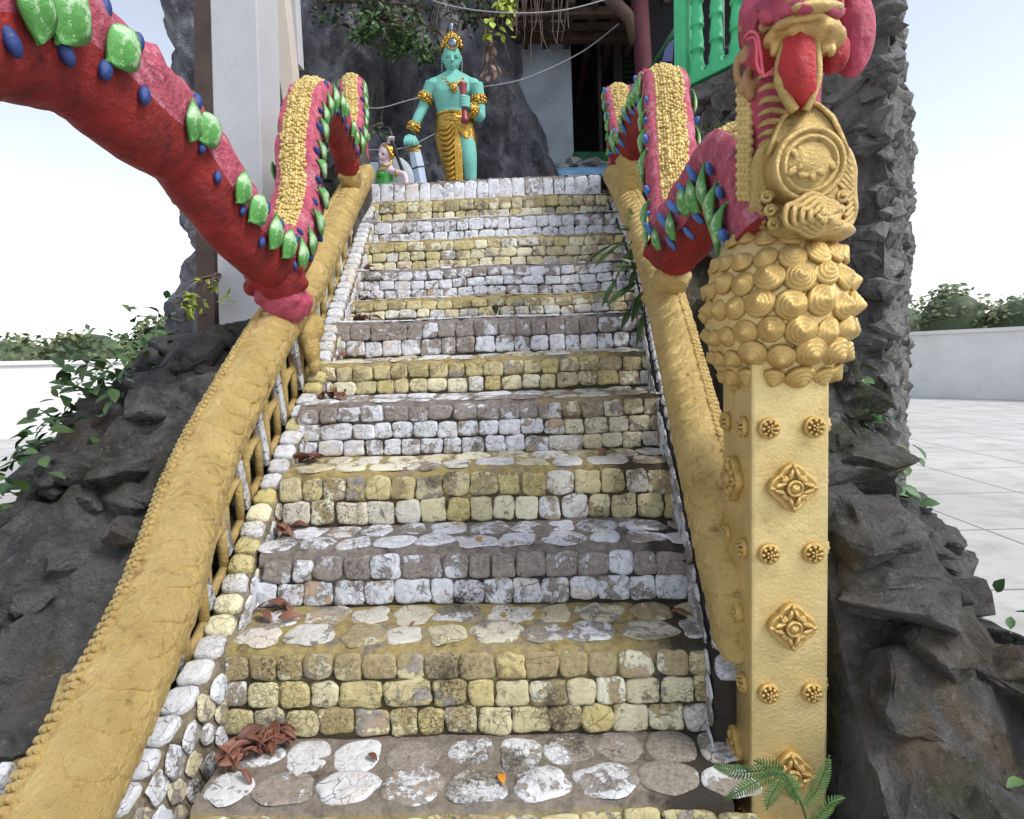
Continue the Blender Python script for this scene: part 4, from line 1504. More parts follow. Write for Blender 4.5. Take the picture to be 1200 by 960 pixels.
    for k in range(12):
        b.ball(P(868 + random.uniform(0, 14), 100 + random.uniform(0, 12), 1.67), random.uniform(0.01, 0.017), 8, 6)
    for k in range(10):
        b.ball(P(872 + random.uniform(0, 22), 48 + random.uniform(0, 26), 1.68 + random.uniform(-.02, .02)), random.uniform(0.012, 0.022), 8, 6)
    sculpt(b.build('ear_curl', mat_gold('curl_gold', (0.4, 0.22, 0.09), 0.5, 0.3, 0.6, 0.4), SR), 0.005, 2)
    # beaded back of the neck, cobbled gold strip at its left edge
    b = MB()
    for k in range(26):
        y = 95 + k * 5.5
        for j in range(3):
            b.ball(P(867 + j * 5 + (k % 2) * 2, y, 1.73 - j * 0.02), (0.013, 0.012, 0.011), 7, 5, 0, Matrix.Rotation(0.5, 3, 'Y'))
    b.build('neck_bead', 'bead', SR)
    b = MB()
    for k in range(14):
        for j in range(4):
            b.ball(P(860 + j * 6 + k * 2.1, 152 + k * 8 - j * 2 + 0.35 * (k - 4) ** 2 * 0.3, 1.98 - 0.018 * k - j * 0.02), 0.0165, 8, 5)
    b.build('neck_bead', 'bead', SR)


serpent_head()

b = MB()
b.tube(spline([P(873, 44, 1.66), P(880, 37, 1.6), P(888, 42, 1.57), P(891, 60, 1.55), P(894, 86, 1.53), P(898, 88, 1.53), P(910, 78, 1.54), P(920, 70, 1.56)], 7), 0.004, 8)
b.tube(spline([P(876, 46, 1.65), P(884, 44, 1.59), P(887, 55, 1.56), P(887, 75, 1.54), P(892, 87, 1.53)], 7), 0.004, 8)
tag(b.build('cord', 'cord'), 'thin pink cord looped over the jaw of the serpent head', 'cord')

# ------------------------------------------------------------------ statues


def limb(b, pts, rad, seg=14):
    b.tube(spline(pts, 6), [x for i in range(len(rad) - 1) for x in [rad[i] + (rad[i + 1] - rad[i]) * k / 6 for k in range(6)]] + [rad[-1]], seg)


def big_statue():
    Y = 5.95
    U = Y / 700

    def q(x, y, d=0.0):
        """photograph position at the statue, d metres toward the viewer"""
        return P(x, y, Y - d)
    base = q(538, 219)
    R = thing('guardian_statue', (base.x, base.y, TOPZ), 'tall turquoise statue in gold skirt and crown holding a red club', 'statue')
    b = MB()

    def torso(rows):
        rings = []
        for x, y, w, d, fwd in rows:
            c = q(x, y, fwd)
            rings.append([c + V((math.cos(2 * PI * k / 24) * w * U, math.sin(2 * PI * k / 24) * d * U, 0)) for k in range(24)])
        b.loft(rings)
    torso([(531, 160, 19, 12, 0), (530, 148, 18, 12, 0), (529, 140, 16, 11, 0), (528, 130, 15.5, 10.5, 0), (528, 120, 18, 11.5, 0.01), (529, 110, 22, 13, 0.01), (530, 101, 24, 12.5, 0), (531, 94, 21, 10, -0.01), (531, 89, 10, 8, -0.01)])
    # chest muscles
    b.ball(q(519.5, 105, 0.066), (0.085, 0.04, 0.065), 16, 10)
    b.ball(q(540, 105, 0.066), (0.085, 0.04, 0.065), 16, 10)
    b.ball(q(508.5, 100.5), (0.07, 0.07, 0.07), 14, 10)
    b.ball(q(554.5, 101.5), (0.074, 0.07, 0.074), 14, 10)
    b.tube([q(509, 97.5), q(520, 93.5), q(530, 90)], [0.05, 0.05, 0.055], 12)
    b.tube([q(554, 98.5), q(541, 94), q(531, 90)], [0.052, 0.05, 0.055], 12)
    b.tube([q(531, 95), q(530, 85), q(530, 76)], [0.068, 0.056, 0.055], 16)
    b.tube([q(515, 95), q(530, 87)], [0.05, 0.05], 12)
    b.tube([q(547, 95), q(531, 87)], [0.05, 0.05], 12)
    # head
    hc = q(529.5, 68, 0.01)
    b.ball(hc, (0.088, 0.1, 0.125), 22, 16)
    b.ball(q(529.5, 74, 0.03), (0.072, 0.075, 0.07), 18, 12)
    b.ball(q(529.5, 79, 0.065), (0.032, 0.03, 0.024), 12, 8)
    b.tube([q(530, 65.5, 0.105), q(530, 71.5, 0.13)], [0.009, 0.017], 8)
    b.ball(q(530, 71.7, 0.122), (0.022, 0.014, 0.011), 10, 6)
    b.ball(q(530, 75.3, 0.103), (0.03, 0.014, 0.0075), 10, 6)
    b.ball(q(530, 77.0, 0.102), (0.024, 0.013, 0.0085), 10, 6)
    for s in (-1, 1):
        b.ball(q(530 + 4.8 * s, 66.6, 0.088), (0.021, 0.014, 0.0115), 10, 6)
        b.tube([q(530 + 1.5 * s, 64.2, 0.107), q(530 + 5 * s, 63.0, 0.102), q(530 + 8.5 * s, 64.8, 0.08)], [0.006, 0.008, 0.004], 8)
        b.ball(q(529.5 + 10.8 * s, 70, -0.01), (0.013, 0.025, 0.045), 10, 8)
    # right arm of the figure (left in the photograph)
    limb(b, [q(507, 99), q(500, 115), q(495.5, 127), q(489, 140, 0.03), q(484, 154, 0.05)], [0.075, 0.06, 0.05, 0.046, 0.034], 16)
    b.ball(q(480, 164, 0.07), (0.052, 0.04, 0.052), 14, 10)
    for k in range(4):
        fx = 474.5 + k * 3.4
        b.tube(spline([q(fx + 1.5, 160, 0.09), q(fx - 0.5, 165, 0.12), q(fx, 169, 0.115), q(fx + 1.5, 170, 0.085)], 4), 0.0135, 8)
    b.tube(spline([q(485, 160, 0.08), q(488.5, 166, 0.1), q(489.5, 171, 0.09)], 4), [0.016] * 8 + [0.012], 8)
    # left arm, bent up in front of the chest
    limb(b, [q(557, 100), q(560.5, 115), q(563, 138, 0.03)], [0.078, 0.062, 0.05], 16)
    limb(b, [q(563, 138, 0.03), q(557, 132, 0.13), q(549, 124, 0.2)], [0.05, 0.048, 0.034], 14)
    b.ball(q(546, 120, 0.22), (0.036, 0.034, 0.045), 12, 8)
    for k in range(4):
        yy = 113.6 + k * 3.6
        b.tube(spline([q(550, yy + 0.8, 0.235), q(547, yy, 0.268), q(541.5, yy - 0.4, 0.27), q(539.2, yy + 0.4, 0.235)], 4), 0.0135, 8)
    b.tube(spline([q(549, 115, 0.23), q(544.5, 112.6, 0.265), q(541.5, 112.2, 0.255)], 4), 0.0135, 8)
    # legs
    limb(b, [q(541, 152), q(546, 170, 0.03), q(549.5, 192, 0.04), q(551, 219, 0.0), q(551, 232, 0)], [0.105, 0.098, 0.078, 0.055, 0.05], 18)
    limb(b, [q(524, 152), q(528, 178, 0.02), q(533, 205, 0.0), q(534, 232, 0)], [0.1, 0.095, 0.06, 0.05], 18)
    for x in (551, 534):
        b.ball(q(x, 231, 0.06), (0.05, 0.11, 0.035), 12, 8)
    body = sculpt(b.build('body', 'skin', R), 0.0062, 3, 0.5)
    # eye lines and lip line
    e = MB()
    for s in (-1, 1):
        e.tube([q(530 + 2.4 * s, 66.9, 0.1), q(530 + 4.8 * s, 67.5, 0.104), q(530 + 7.4 * s, 66.6, 0.094)], 0.0028, 6)
    e.build('eye', 'eye', R)
    # skirt, wrapped with swags; open over the left thigh
    sk = MB()
    rings = []
    rows = [(530, 134, 17, 12.5), (530, 140, 18.5, 13.5), (530.5, 150, 20, 14.5), (529.5, 160, 19.6, 14.3), (528.5, 170, 17, 13.5), (529.0, 180, 14.5, 12.5), (530.5, 192, 12, 11), (532, 205, 10, 9.6), (533, 226, 9, 9)]
    for r, (x, y, w, d) in enumerate(rows):
        c = q(x, y)
        rings.append([c + V((math.cos(2 * PI * k / 40) * w * U, math.sin(2 * PI * k / 40) * d * U, 0)) for k in range(40)])
    sk.loft(rings)
    # flap over the left hip, cut on the slant
    rings = []
    for (x, y, w, d, tl) in ((540, 136, 14, 12.5, 0), (541.5, 146, 15, 14.2, 0.15), (543.5, 156, 14.3, 14.6, 0.35), (545.3, 164, 13.4, 14.2, 0.55), (546.3, 167.5, 12.8, 13.8, 0.62), (546.3, 167, 11.5, 12.5, 0.62)):
        c = q(x, y)
        rings.append([c + V((math.cos(2 * PI * k / 28) * w * U, math.sin(2 * PI * k / 28) * d * U, -tl * w * U * math.cos(2 * PI * k / 28))) for k in range(28)])
    sk.loft(rings, 0, False)

    def on(rows_, x, y, lift):
        """front surface of the lofted skirt at photograph x, y"""
        for (xa, ya, wa, da), (xb, yb, wb, db) in zip(rows_, rows_[1:]):
            if ya <= y <= yb:
                t = (y - ya) / (yb - ya)
                xc, w, d = xa + (xb - xa) * t, wa + (wb - wa) * t, da + (db - da) * t
                u = max(-0.98, min(0.98, (x - xc) / w))
                return q(x, y, d * U * math.sqrt(1 - u * u) + lift)
        return q(x, y, 0.08)
    for k in range(12):
        y = 147 + k * 6.2
        f = k / 11
        i = min(7, max(0, int((y - 134) / 12)))
        xl = 511.5 + 12.5 * min(1, f * 1.05) ** 1.1
        xr = 533.0 + 2.0 * f
        h = 9.5 * (1 - f) + 2.5
        pts = [on(rows, xl, y - h * 0.2, 0.0), on(rows, xl * 0.75 + xr * 0.25, y + h * 0.28, 0.006), on(rows, xl * 0.4 + xr * 0.6, y + h * 0.2, 0.008), on(rows, xr, y - h * 0.75, 0.004)]
        sk.tube(spline(pts, 6), [0.007 + 0.015 * math.sin(PI * i / 18) for i in range(19)], 10)
    for k in range(5):
        f = k / 4
        sk.tube(spline([q(535, 144 + 3 * f, 0.115), q(541, 150 + 6 * f, 0.122), q(548, 154 + 9 * f, 0.108), q(555.5 - f, 156 + 14 * f, 0.045)], 5), [0.006 + 0.012 * math.sin(PI * i / 15) for i in range(16)], 9)
    for k in range(5):
        x = 533.2 + 1.7 * k
        sk.tube(spline([q(533.5 + k * 0.5, 147, 0.118), q(x, 172, 0.116 - 0.002 * k), q(x + 1.0, 198, 0.1), q(x + 1.6, 216, 0.095), q(x + 1.6, 228, 0.095)], 6), [0.009 + 0.005 * i / 24 for i in range(25)], 9)
    sk.build('skirt', 'gold_statue', R)
    # ornaments
    def cluster(name, c, ax, r, w, cnt=14, tall=False):
        o = MB()
        ax = ax.normalized()
        u = ax.orthogonal().normalized()
        v = ax.cross(u)
        for rr in (-1, 0, 1):
            o.tube([c + ax * (rr * w) + (u * math.cos(2 * PI * k / 18) + v * math.sin(2 * PI * k / 18)) * r for k in range(19)], 0.008, 6)
        for k in range(cnt):
            a = 2 * PI * k / cnt
            n = u * math.cos(a) + v * math.sin(a)
            for rr in (-0.5, 0.5):
                o.ball(c + ax * (rr * w) + n * (r + 0.006), (0.015, 0.015, 0.015), 7, 5)
            o.ball(c + ax * w * 1.15 + n * r, 0.012, 6, 4)
        n = V((0, -1, 0))
        o.ball(c + n * (r + 0.012) , (0.026, 0.012, 0.03), 8, 6)
        return o.build(name, 'gold_statue', R)
    cluster('armlet', q(498.5, 116), q(502, 108) - q(495, 124), 0.063, 0.034)
    cluster('armlet', q(560.5, 119, 0.01), q(559, 108) - q(562, 130), 0.066, 0.034)
    cluster('bracelet', q(484.5, 150, 0.045), q(489, 140) - q(483, 158), 0.05, 0.032)
    cluster('bracelet', q(553.5, 129, 0.165), q(560, 136, 0.08) - q(549, 124, 0.2), 0.05, 0.028)
    bl = MB()
    bl.ball(q(531, 139, 0.1), (0.1, 0.035, 0.035), 14, 8)
    bl.tube([q(530 + 17.4 * math.cos(a), 136, 0) + V((0, math.sin(a) * 0.108, 0)) for a in [-PI * 0.97 + PI * 0.94 * k / 24 for k in range(25)]], 0.008, 6)
    for k in range(20):
        a = -PI * 0.97 + PI * 0.94 * k / 19
        bl.ball(q(530 + 17.6 * math.cos(a), 136, 0) + V((0, math.sin(a) * 0.11, 0)), 0.013, 7, 5)
    for k in range(46):
        x = random.gauss(0, 5.5)
        y = random.uniform(0, 13) * math.exp(-(x / 9) ** 2)
        bl.ball(q(531 + x, 137 + y, 0.122 - 0.0006 * x * x), random.uniform(0.009, 0.019), 7, 5)
    bl.build('belt', 'gold_statue', R)
    nk = MB()
    nk.tube(spline([q(520, 89, 0.03), q(523, 94, 0.09), q(528, 98.5, 0.12), q(533, 99, 0.12), q(539, 95, 0.1), q(544, 90, 0.04)], 5), 0.0085, 8)
    nk.lathe([(0.036, -0.01), (0.036, 0.006), (0.028, 0.014), (0.02, 0.008), (0.012, 0.016), (0, 0.018)], q(531.5, 101, 0.13), (0, -1, 0), 16)
    for k in range(5):
        nk.ball(q(528 + k * 1.8, 105.5 + 2.4 * (1 - abs(k - 2) / 2), 0.128), 0.009, 7, 5)
    for s in (-1, 1):
        for k in range(3):
            nk.ball(q(531 + s * (5 + 3.2 * k), 98 - 3 * k, 0.118 - 0.02 * k), 0.011, 7, 5)
    nk.build('necklace', 'gold_statue', R)
    er = MB()
    for s in (-1, 1):
        for k in range(4):
            er.ball(q(529.5 + 11.6 * s, 73 + k * 3.4, 0.0), (0.012, 0.012, 0.016), 7, 5)
    er.build('earring', 'mirror', R)
    cr = MB()
    cc = q(529.5, 58, 0.0)
    cr.lathe([(0.094, 0.0), (0.1, 0.012), (0.1, 0.03), (0.088, 0.05), (0.084, 0.09), (0.06, 0.13), (0.03, 0.155), (0.02, 0.165)], cc, (0, 0, 1), 22)
    for k in range(22):
        a = 2 * PI * k / 22
        cr.ball(cc + V((0.103 * math.cos(a), 0.103 * math.sin(a), 0.02)), 0.012, 6, 4)
    for k in range(9):
        a = PI * k / 8
        cr.ball(q(529.5 + 11.5 * math.cos(a) * 0.95, 53.5 - 12.0 * math.sin(a), 0.085 - 0.03 * abs(math.cos(a))), (0.019, 0.012, 0.022), 7, 5)
    for k in range(14):
        a = 2 * PI * k / 14
        cr.ball(q(530 + 7 * math.cos(a), 50.5 - 7 * math.sin(a), 0.108), 0.0115, 6, 4)
    crown = cr.build('crown', 'gold_statue', R)
    mi = MB()
    mi.ball(q(530, 50.5, 0.1), (0.046, 0.02, 0.046), 14, 8)
    mi.build('mirror_inlay', 'mirror', crown)
    mi = MB()
    mi.lathe([(0.02, 0.0), (0.03, 0.02), (0.022, 0.04), (0.03, 0.055), (0.016, 0.08), (0.0, 0.1)], q(529, 38, 0), (0, 0, 1), 12)
    mi.build('finial', 'mirror', crown)
    # club in the left hand
    cl = MB()
    A, B = q(542, 98, 0.21), q(545, 143, 0.25)
    ax = B - A
    L = ax.length
    cl.lathe([(0.034, 0), (0.044, 0.004), (0.042, 0.02), (0.03, L * 0.2), (0.025, L * 0.38), (0.024, L * 0.55), (0.027, L * 0.7), (0.03, L * 0.85), (0.038, L * 0.95), (0.04, L), (0.03, L + 0.004)], A, ax, 16)
    cl.build('club', 'club', R)
    # sword under the right hand
    sw = MB()
    top, bot = q(486, 176, 0.07), q(496.5, 228, 0.07)
    ax = (bot - top)
    L = ax.length
    ax.normalize()
    wd = V((0.0, -0.02, 0)) 
    sx = ax.cross(V((0, 1, 0))).normalized()
    for s0, s1, w0, w1 in ((0, 1, 0.052, 0.05),):
        sw.loft([[top + ax * (L * s) + sx * (w * m) + V((0, dy, 0)) for m, dy in ((-1, 0), (0, -0.024), (1, 0), (0, 0.024))] for s, w in ((0, w0), (0.3, 0.06), (1, w1))])
    sword = sw.build('sword', 'blade', R, False)
    hl = MB()
    hl.tube(spline([q(473.5, 177, 0.07), q(480, 174.5, 0.08), q(486, 174.5, 0.085), q(491, 172, 0.08), q(493, 171.5, 0.07)], 4), [0.006] * 4 + [0.016] * 8 + [0.012] * 4 + [0.006], 8)
    hl.ball(q(486, 177, 0.07), (0.05, 0.028, 0.02), 10, 6)
    hl.tube([q(481, 162, 0.07), q(484.5, 175, 0.07)], 0.016, 8)
    hl.build('hilt', 'gold_statue', sword)
    bd = MB()
    bd.loft([[top + ax * (L * s) + sx * (0.061 * m) + V((0, dy, 0)) for m, dy in ((-1, 0), (0, -0.027), (1, 0), (0, 0.027))] for s in (0.38, 0.41)])
    bd.build('blade_band', 'black', sword, False)


big_statue()


def small_statue():
    Y = 5.62
    U = Y / 700

    def q(x, y, d=0.0):
        return P(x, y, Y - d)
    base = q(452, 226)
    R = thing('dancer_statue', (base.x, base.y, TOPZ), 'small pale skinned statue of a woman in a green bodice with one arm raised', 'statue')
    b = MB()
    rings = []
    for x, y, w, d in ((451, 238, 9, 7), (450.5, 224, 9, 7), (450, 214, 9.5, 7.5), (451, 206, 9.5, 7.5), (453, 199, 9.5, 7), (454, 194, 5, 5), (453, 189, 3.2, 3.4), (452, 184, 3.2, 3.4)):
        c = q(x, y)
        rings.append([c + V((math.cos(2 * PI * k / 18) * w * U, math.sin(2 * PI * k / 18) * d * U, 0)) for k in range(18)])
    b.loft(rings)
    b.ball(q(446, 204, 0.035), (0.036, 0.04, 0.035), 12, 8)
    b.ball(q(452, 180), (0.058, 0.055, 0.07), 16, 12)
    b.ball(q(448.5, 184.5, 0.015), (0.036, 0.038, 0.035), 12, 8)
    b.tube([q(446.3, 179, 0.035), q(444.8, 182.3, 0.04)], [0.007, 0.012], 8)
    b.ball(q(446, 185.6, 0.035), (0.014, 0.018, 0.009), 8, 6)
    # lowered arm
    limb(b, [q(456, 200, 0.03), q(465, 202.5, 0.05), q(474, 205, 0.06), q(476.5, 216, 0.08)], [0.036, 0.028, 0.026, 0.017], 12)
    b.ball(q(477.5, 220, 0.08), (0.018, 0.02, 0.03), 10, 8)
    # raised arm behind the head to the hand on top
    limb(b, [q(453, 199, -0.06), q(447, 188, -0.16), q(447.5, 173, -0.16), q(456, 166, -0.06)], [0.032, 0.024, 0.02, 0.017], 12)
    b.ball(q(458, 163.5), (0.034, 0.03, 0.03), 12, 8)
    for k in range(4):
        b.tube(spline([q(456 + k * 1.4, 165, 0.02), q(455.5 + k * 1.7, 161.5, 0.04), q(457.5 + k * 1.6, 160.5, 0.035)], 3), 0.0085, 6)
    sculpt(b.build('body', 'skinw', R), 0.0045, 2)
    g = MB()
    rings = []
    for x, y, w, d in ((450.5, 225, 9.8, 7.8), (450, 214, 10.2, 8.2), (451, 206, 10.3, 8.3), (452.5, 202, 9.8, 7.4)):
        c = q(x, y)
        rings.append([c + V((math.cos(2 * PI * k / 18) * w * U, math.sin(2 * PI * k / 18) * d * U, 0)) for k in range(18)])
    g.loft(rings)
    g.ball(q(446, 204.5, 0.037), (0.042, 0.046, 0.042), 12, 8)
    sculpt(g.build('bodice', 'bodice', R), 0.0045, 2)
    h = MB()
    h.ball(q(457, 177.5, -0.01), (0.048, 0.06, 0.055), 14, 10, 0, Matrix.Rotation(0.6, 3, 'Y'))
    h.ball(q(459, 183), (0.03, 0.035, 0.03), 10, 8)
    h.tube(spline([q(449, 170.5, 0.03), q(453, 171, 0.045), q(457, 177, 0.05), q(459.5, 182, 0.045)], 4), 0.012, 8)
    h.tube(spline([q(447, 193, 0.045), q(452, 195, 0.07), q(457, 192, 0.06), q(459, 188, 0.04)], 4), 0.009, 8)
    h.tube(spline([q(443, 199, 0.06), q(446, 200, 0.075), q(450, 197, 0.07)], 4), 0.01, 8)
    h.tube([q(463.2, 200, 0.075), q(465, 203.5, 0.085), q(464, 207, 0.06)], 0.01, 8)
    h.build('gold_headdress', 'gold_statue', R)
    e = MB()
    e.tube([q(447.3, 180.3, 0.043), q(448.8, 180.8, 0.052), q(450.5, 180.0, 0.056)], 0.0045, 6)
    e.build('eye', 'eye', R)
    k = MB()
    k.tube(spline([q(452, 166, 0.0), q(446, 160, -0.02), q(446, 152, -0.03), q(452, 149.5, -0.02), q(457, 153, 0), q(460, 166, 0.02), q(466, 185, 0.0), q(473, 203, -0.02), q(477, 213, -0.03)], 6), [0.014] * 30 + [0.016] * 19, 10)
    tag(k.build('black_bow', 'black'), 'black curved rod with a looped top held up by the small dancer statue', 'rod')
    f = MB()
    f.lathe([(0.02, -0.02), (0.13, -0.015), (0.145, 0.0), (0.13, 0.015), (0.04, 0.03)], (0, 0, 0), (0, -1, 0), 26)
    c = q(467, 208, -0.12)
    f.v = [V((p.x * 1.0, p.y, p.z * 1.35)) for p in f.v]
    f.v = [Matrix.Rotation(D(-18), 3, 'Y') @ p + c for p in f.v]
    tag(f.build('grey_disc', 'grey'), 'oval grey disc standing behind the arm of the small dancer statue', 'disc')
    s = MB()
    c0 = [q(433.5, 190, -0.1), q(443, 190, -0.1), q(445, 228, -0.1), q(434.5, 228, -0.1)]
    s.prism(c0, (0, 0.1, 0))
    tag(s.build('pale_slab', 'blade', None, False, 0.006), 'pale blue upright slab behind the bodice of the small dancer statue', 'slab')


small_statue()

# ------------------------------------------------------------------ left pavilion
def pavilion():
    yb = 3.6
    p0 = P(256, 352, yb)
    R = thing('pavilion', (p0.x + 0.15, yb, p0.z - 0.1), 'pale grey plastered pavilion corner with a square column, left of the serpent', 'pavilion')
    b = MB()
    x0, x1 = P(250, 200, yb).x, P(303.5, 200, yb).x
    zb, zt = p0.z - 0.25, 5.0
    zr_ = p0.z
    x0, x1 = P(255, 345, yb).x, P(311, 345, yb).x
    k0, k1 = 0.05 * (zb - zr_), 0.05 * (zt - zr_)
    b.add([(x0 + k0, yb, zb), (x1 + k0, yb, zb), (x1 + k0 + 0.02, yb + 0.26, zb), (x0 + k0, yb + 0.26, zb),
           (x0 + k1, yb, zt), (x1 + k1 - 0.03, yb, zt), (x1 + k1 - 0.01, yb + 0.26, zt), (x0 + k1, yb + 0.26, zt)],
          [(3, 2, 1, 0), (4, 5, 6, 7), (0, 1, 5, 4), (1, 2, 6, 5), (2, 3, 7, 6), (3, 0, 4, 7)])
    b.build('column', 'plaster', R, False, 0.008)
    b = MB()
    b.prism([P(309, -30, 4.5), P(331, -30, 4.5), P(343.5, 80, 4.5), P(346, 130, 4.5), P(331, 118, 4.5)], (0.0, 0.12, 0))
    b.build('slanting_post', 'cream', R, False, 0.006)
    b = MB()
    b.prism([P(329, -30, 4.75), P(345, -30, 4.75), P(351, 76, 4.75), P(340, 74, 4.75)], (0.0, 0.1, 0))
    b.build('eave_board', 'plaster', R, False, 0.006)
    b = MB()
    b.add([P(100, -100, 5.6), P(247, -100, 5.6), P(250, 330, 5.6), P(130, 330, 5.6)], [(0, 1, 2, 3)])
    b = MB()
    b.prism([P(226, -120, 4.6), P(247, -120, 4.6), P(252, 440, 4.6), P(231, 440, 4.6)], (0, 0.15, 0))
    b.prism([P(296, -120, 5.4), P(333, -120, 5.4), P(333, 400, 5.4), P(296, 400, 5.4)], (0, 0.15, 0))
    b.build('rear_wall', 'darkbrown', R, False)


pavilion()


def building():
    base = P(672, 190, 7.4)
    R = thing('hillside_building', (base.x, 7.4, TOPZ), 'shadowed building beside the cliff with a limewashed wall, dark doorway and timber roof', 'building')
    b = MB()
    b.prism([P(560, -60, 7.5), P(665, -60, 7.5), P(673, 200, 7.5), P(560, 200, 7.5)], (0, 0.12, 0))
    b.build('wall', 'bluewall', R, False)
    b = MB()
    a0, a1 = P(666, 40, 7.7), P(666, 215, 7.7)
    x0, x1 = a0.x - 0.1, P(960, 100, 7.7).x
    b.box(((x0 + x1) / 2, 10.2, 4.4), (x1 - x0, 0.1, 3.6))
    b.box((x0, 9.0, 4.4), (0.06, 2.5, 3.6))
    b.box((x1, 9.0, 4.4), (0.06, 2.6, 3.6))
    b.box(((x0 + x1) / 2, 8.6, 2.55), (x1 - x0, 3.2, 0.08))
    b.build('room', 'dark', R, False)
    b = MB()
    b.prism([P(719, 45, 7.6), P(729, 45, 7.6), P(731, 195, 7.6), P(721, 195, 7.6)], (0, 0.1, 0))
    b.prism([P(700, 50, 7.62), P(704, 50, 7.62), P(707, 195, 7.62), P(703, 195, 7.62)], (0, 0.08, 0))
    b.build('door_post', 'darkwood', R, False, 0.01)
    b = MB()
    for k in range(9):
        y = 62 + k * 6.5
        b.prism([P(722, y, 7.7), P(760, y, 7.7), P(760, y + 4, 7.66), P(722, y + 4, 7.66)], (0, 0.03, 0))
    b.build('louvre', mat_leaf('louvre_green', (0.02, 0.05, 0.035), 0.3), R, False)
    b = MB()
    for (xa, ya, xb, yb, d, h) in ((600, 47, 800, 47, 7.2, 0.09), (560, 20, 800, 14, 6.7, 0.08), (600, 32, 800, 30, 7.0, 0.05)):
        A, B = P(xa, ya, d), P(xb, yb, d)
        b.prism([A, B, B + V((0, 0, h)), A + V((0, 0, h))], (0, 0.1, 0))
    for k in range(7):
        A = P(615 + k * 27, 22, 6.75)
        b.box(A + V((0, 1.2, 0.1)), (0.07, 2.8, 0.09))
    b.build('roof_beam', 'brownwood', R, False, 0.008)
    b = MB()
    A = P(590, 5, 6.3)
    b.prism([V((A.x, 5.9, 5.45)), V((3.6, 5.9, 5.45)), V((3.6, 10.4, 5.7)), V((A.x, 10.4, 5.7))], (0, 0, 0.05))
    b.build('roof', 'darkwood', R, False)
    b = MB()
    A, B = P(747, -40, 6.2), P(756, 110, 6.2)
    b.tube([A, B, B + V((0, 0, -0.4))], 0.085, 14)
    post = b.build('post', 'redpost', R)
    b = MB()
    b.tube([P(705, -12, 6.2), P(738, 22, 6.2), P(744, 52, 6.2)], [0.07, 0.065, 0.05], 8)
    b.build('brace', 'brownwood', R)
    b = MB()
    b.prism([P(668, 192, 7.0), P(722, 192, 7.0), P(722, 178, 7.0), P(672, 178, 7.0)], (0, 0.5, 0))
    tag(b.build('green_mat', 'greenfloor', None, False), 'dark green carpeted step at the foot of the dark doorway', 'step')
    b = MB()
    n = 18
    for j in range(n + 1):
        for i in range(n + 1):
            p = P(655 + 65 * i / n, 205 + 6, 5.9)
            x = p.x
            y = 5.75 + 1.0 * j / n
            z = P(680, 206 - 14 * j / n, y).z + 0.02 * fbm(V((x * 6, y * 6, 0)), 3)
            b.v.append(V((x, y, z)))
            b.c.append((0.5, 0.5, 0, 0))
    for j in range(n):
        for i in range(n):
            q = j * (n + 1) + i
            b.f.append((q, q + 1, q + n + 2, q + n + 1))
            b.mi.append(0)
    o = b.build('blue_tarp', 'tarp')
    so = o.modifiers.new('thickness', 'SOLIDIFY')
    so.thickness = 0.01
    tag(o, 'crumpled blue tarpaulin on the ground at the right end of the top step', 'tarp')
    for k, (x, y, r) in enumerate(((672, 192, 0.1), (682, 196, 0.09), (693, 193, 0.12), (703, 196, 0.1), (661, 199, 0.09))):
        t = MB()
        c = P(x, y, 6.55)
        vs, fs = rock_hull((r * 1.2, r, r * 0.7), 18)
        t.add([c + p for p in vs], fs)
        tag(t.build('rock', 'grey_rock', None, False), ('grey rock by the blue tarpaulin, %s' % ('first from the cliff', 'second from the left', 'middle and biggest', 'last towards the right serpent', 'lowest, against the cliff')[k]), 'rock', 'rocks by the tarpaulin')


building()

# ------------------------------------------------------------------ terrace on the right: retaining wall and green balustrade
W0, W1, W2 = V((1.14, 4.66, 0)), V((2.0, 3.47, 0)), V((3.4, 5.6, 0))
TZ = P(800, 97, 4.5).z


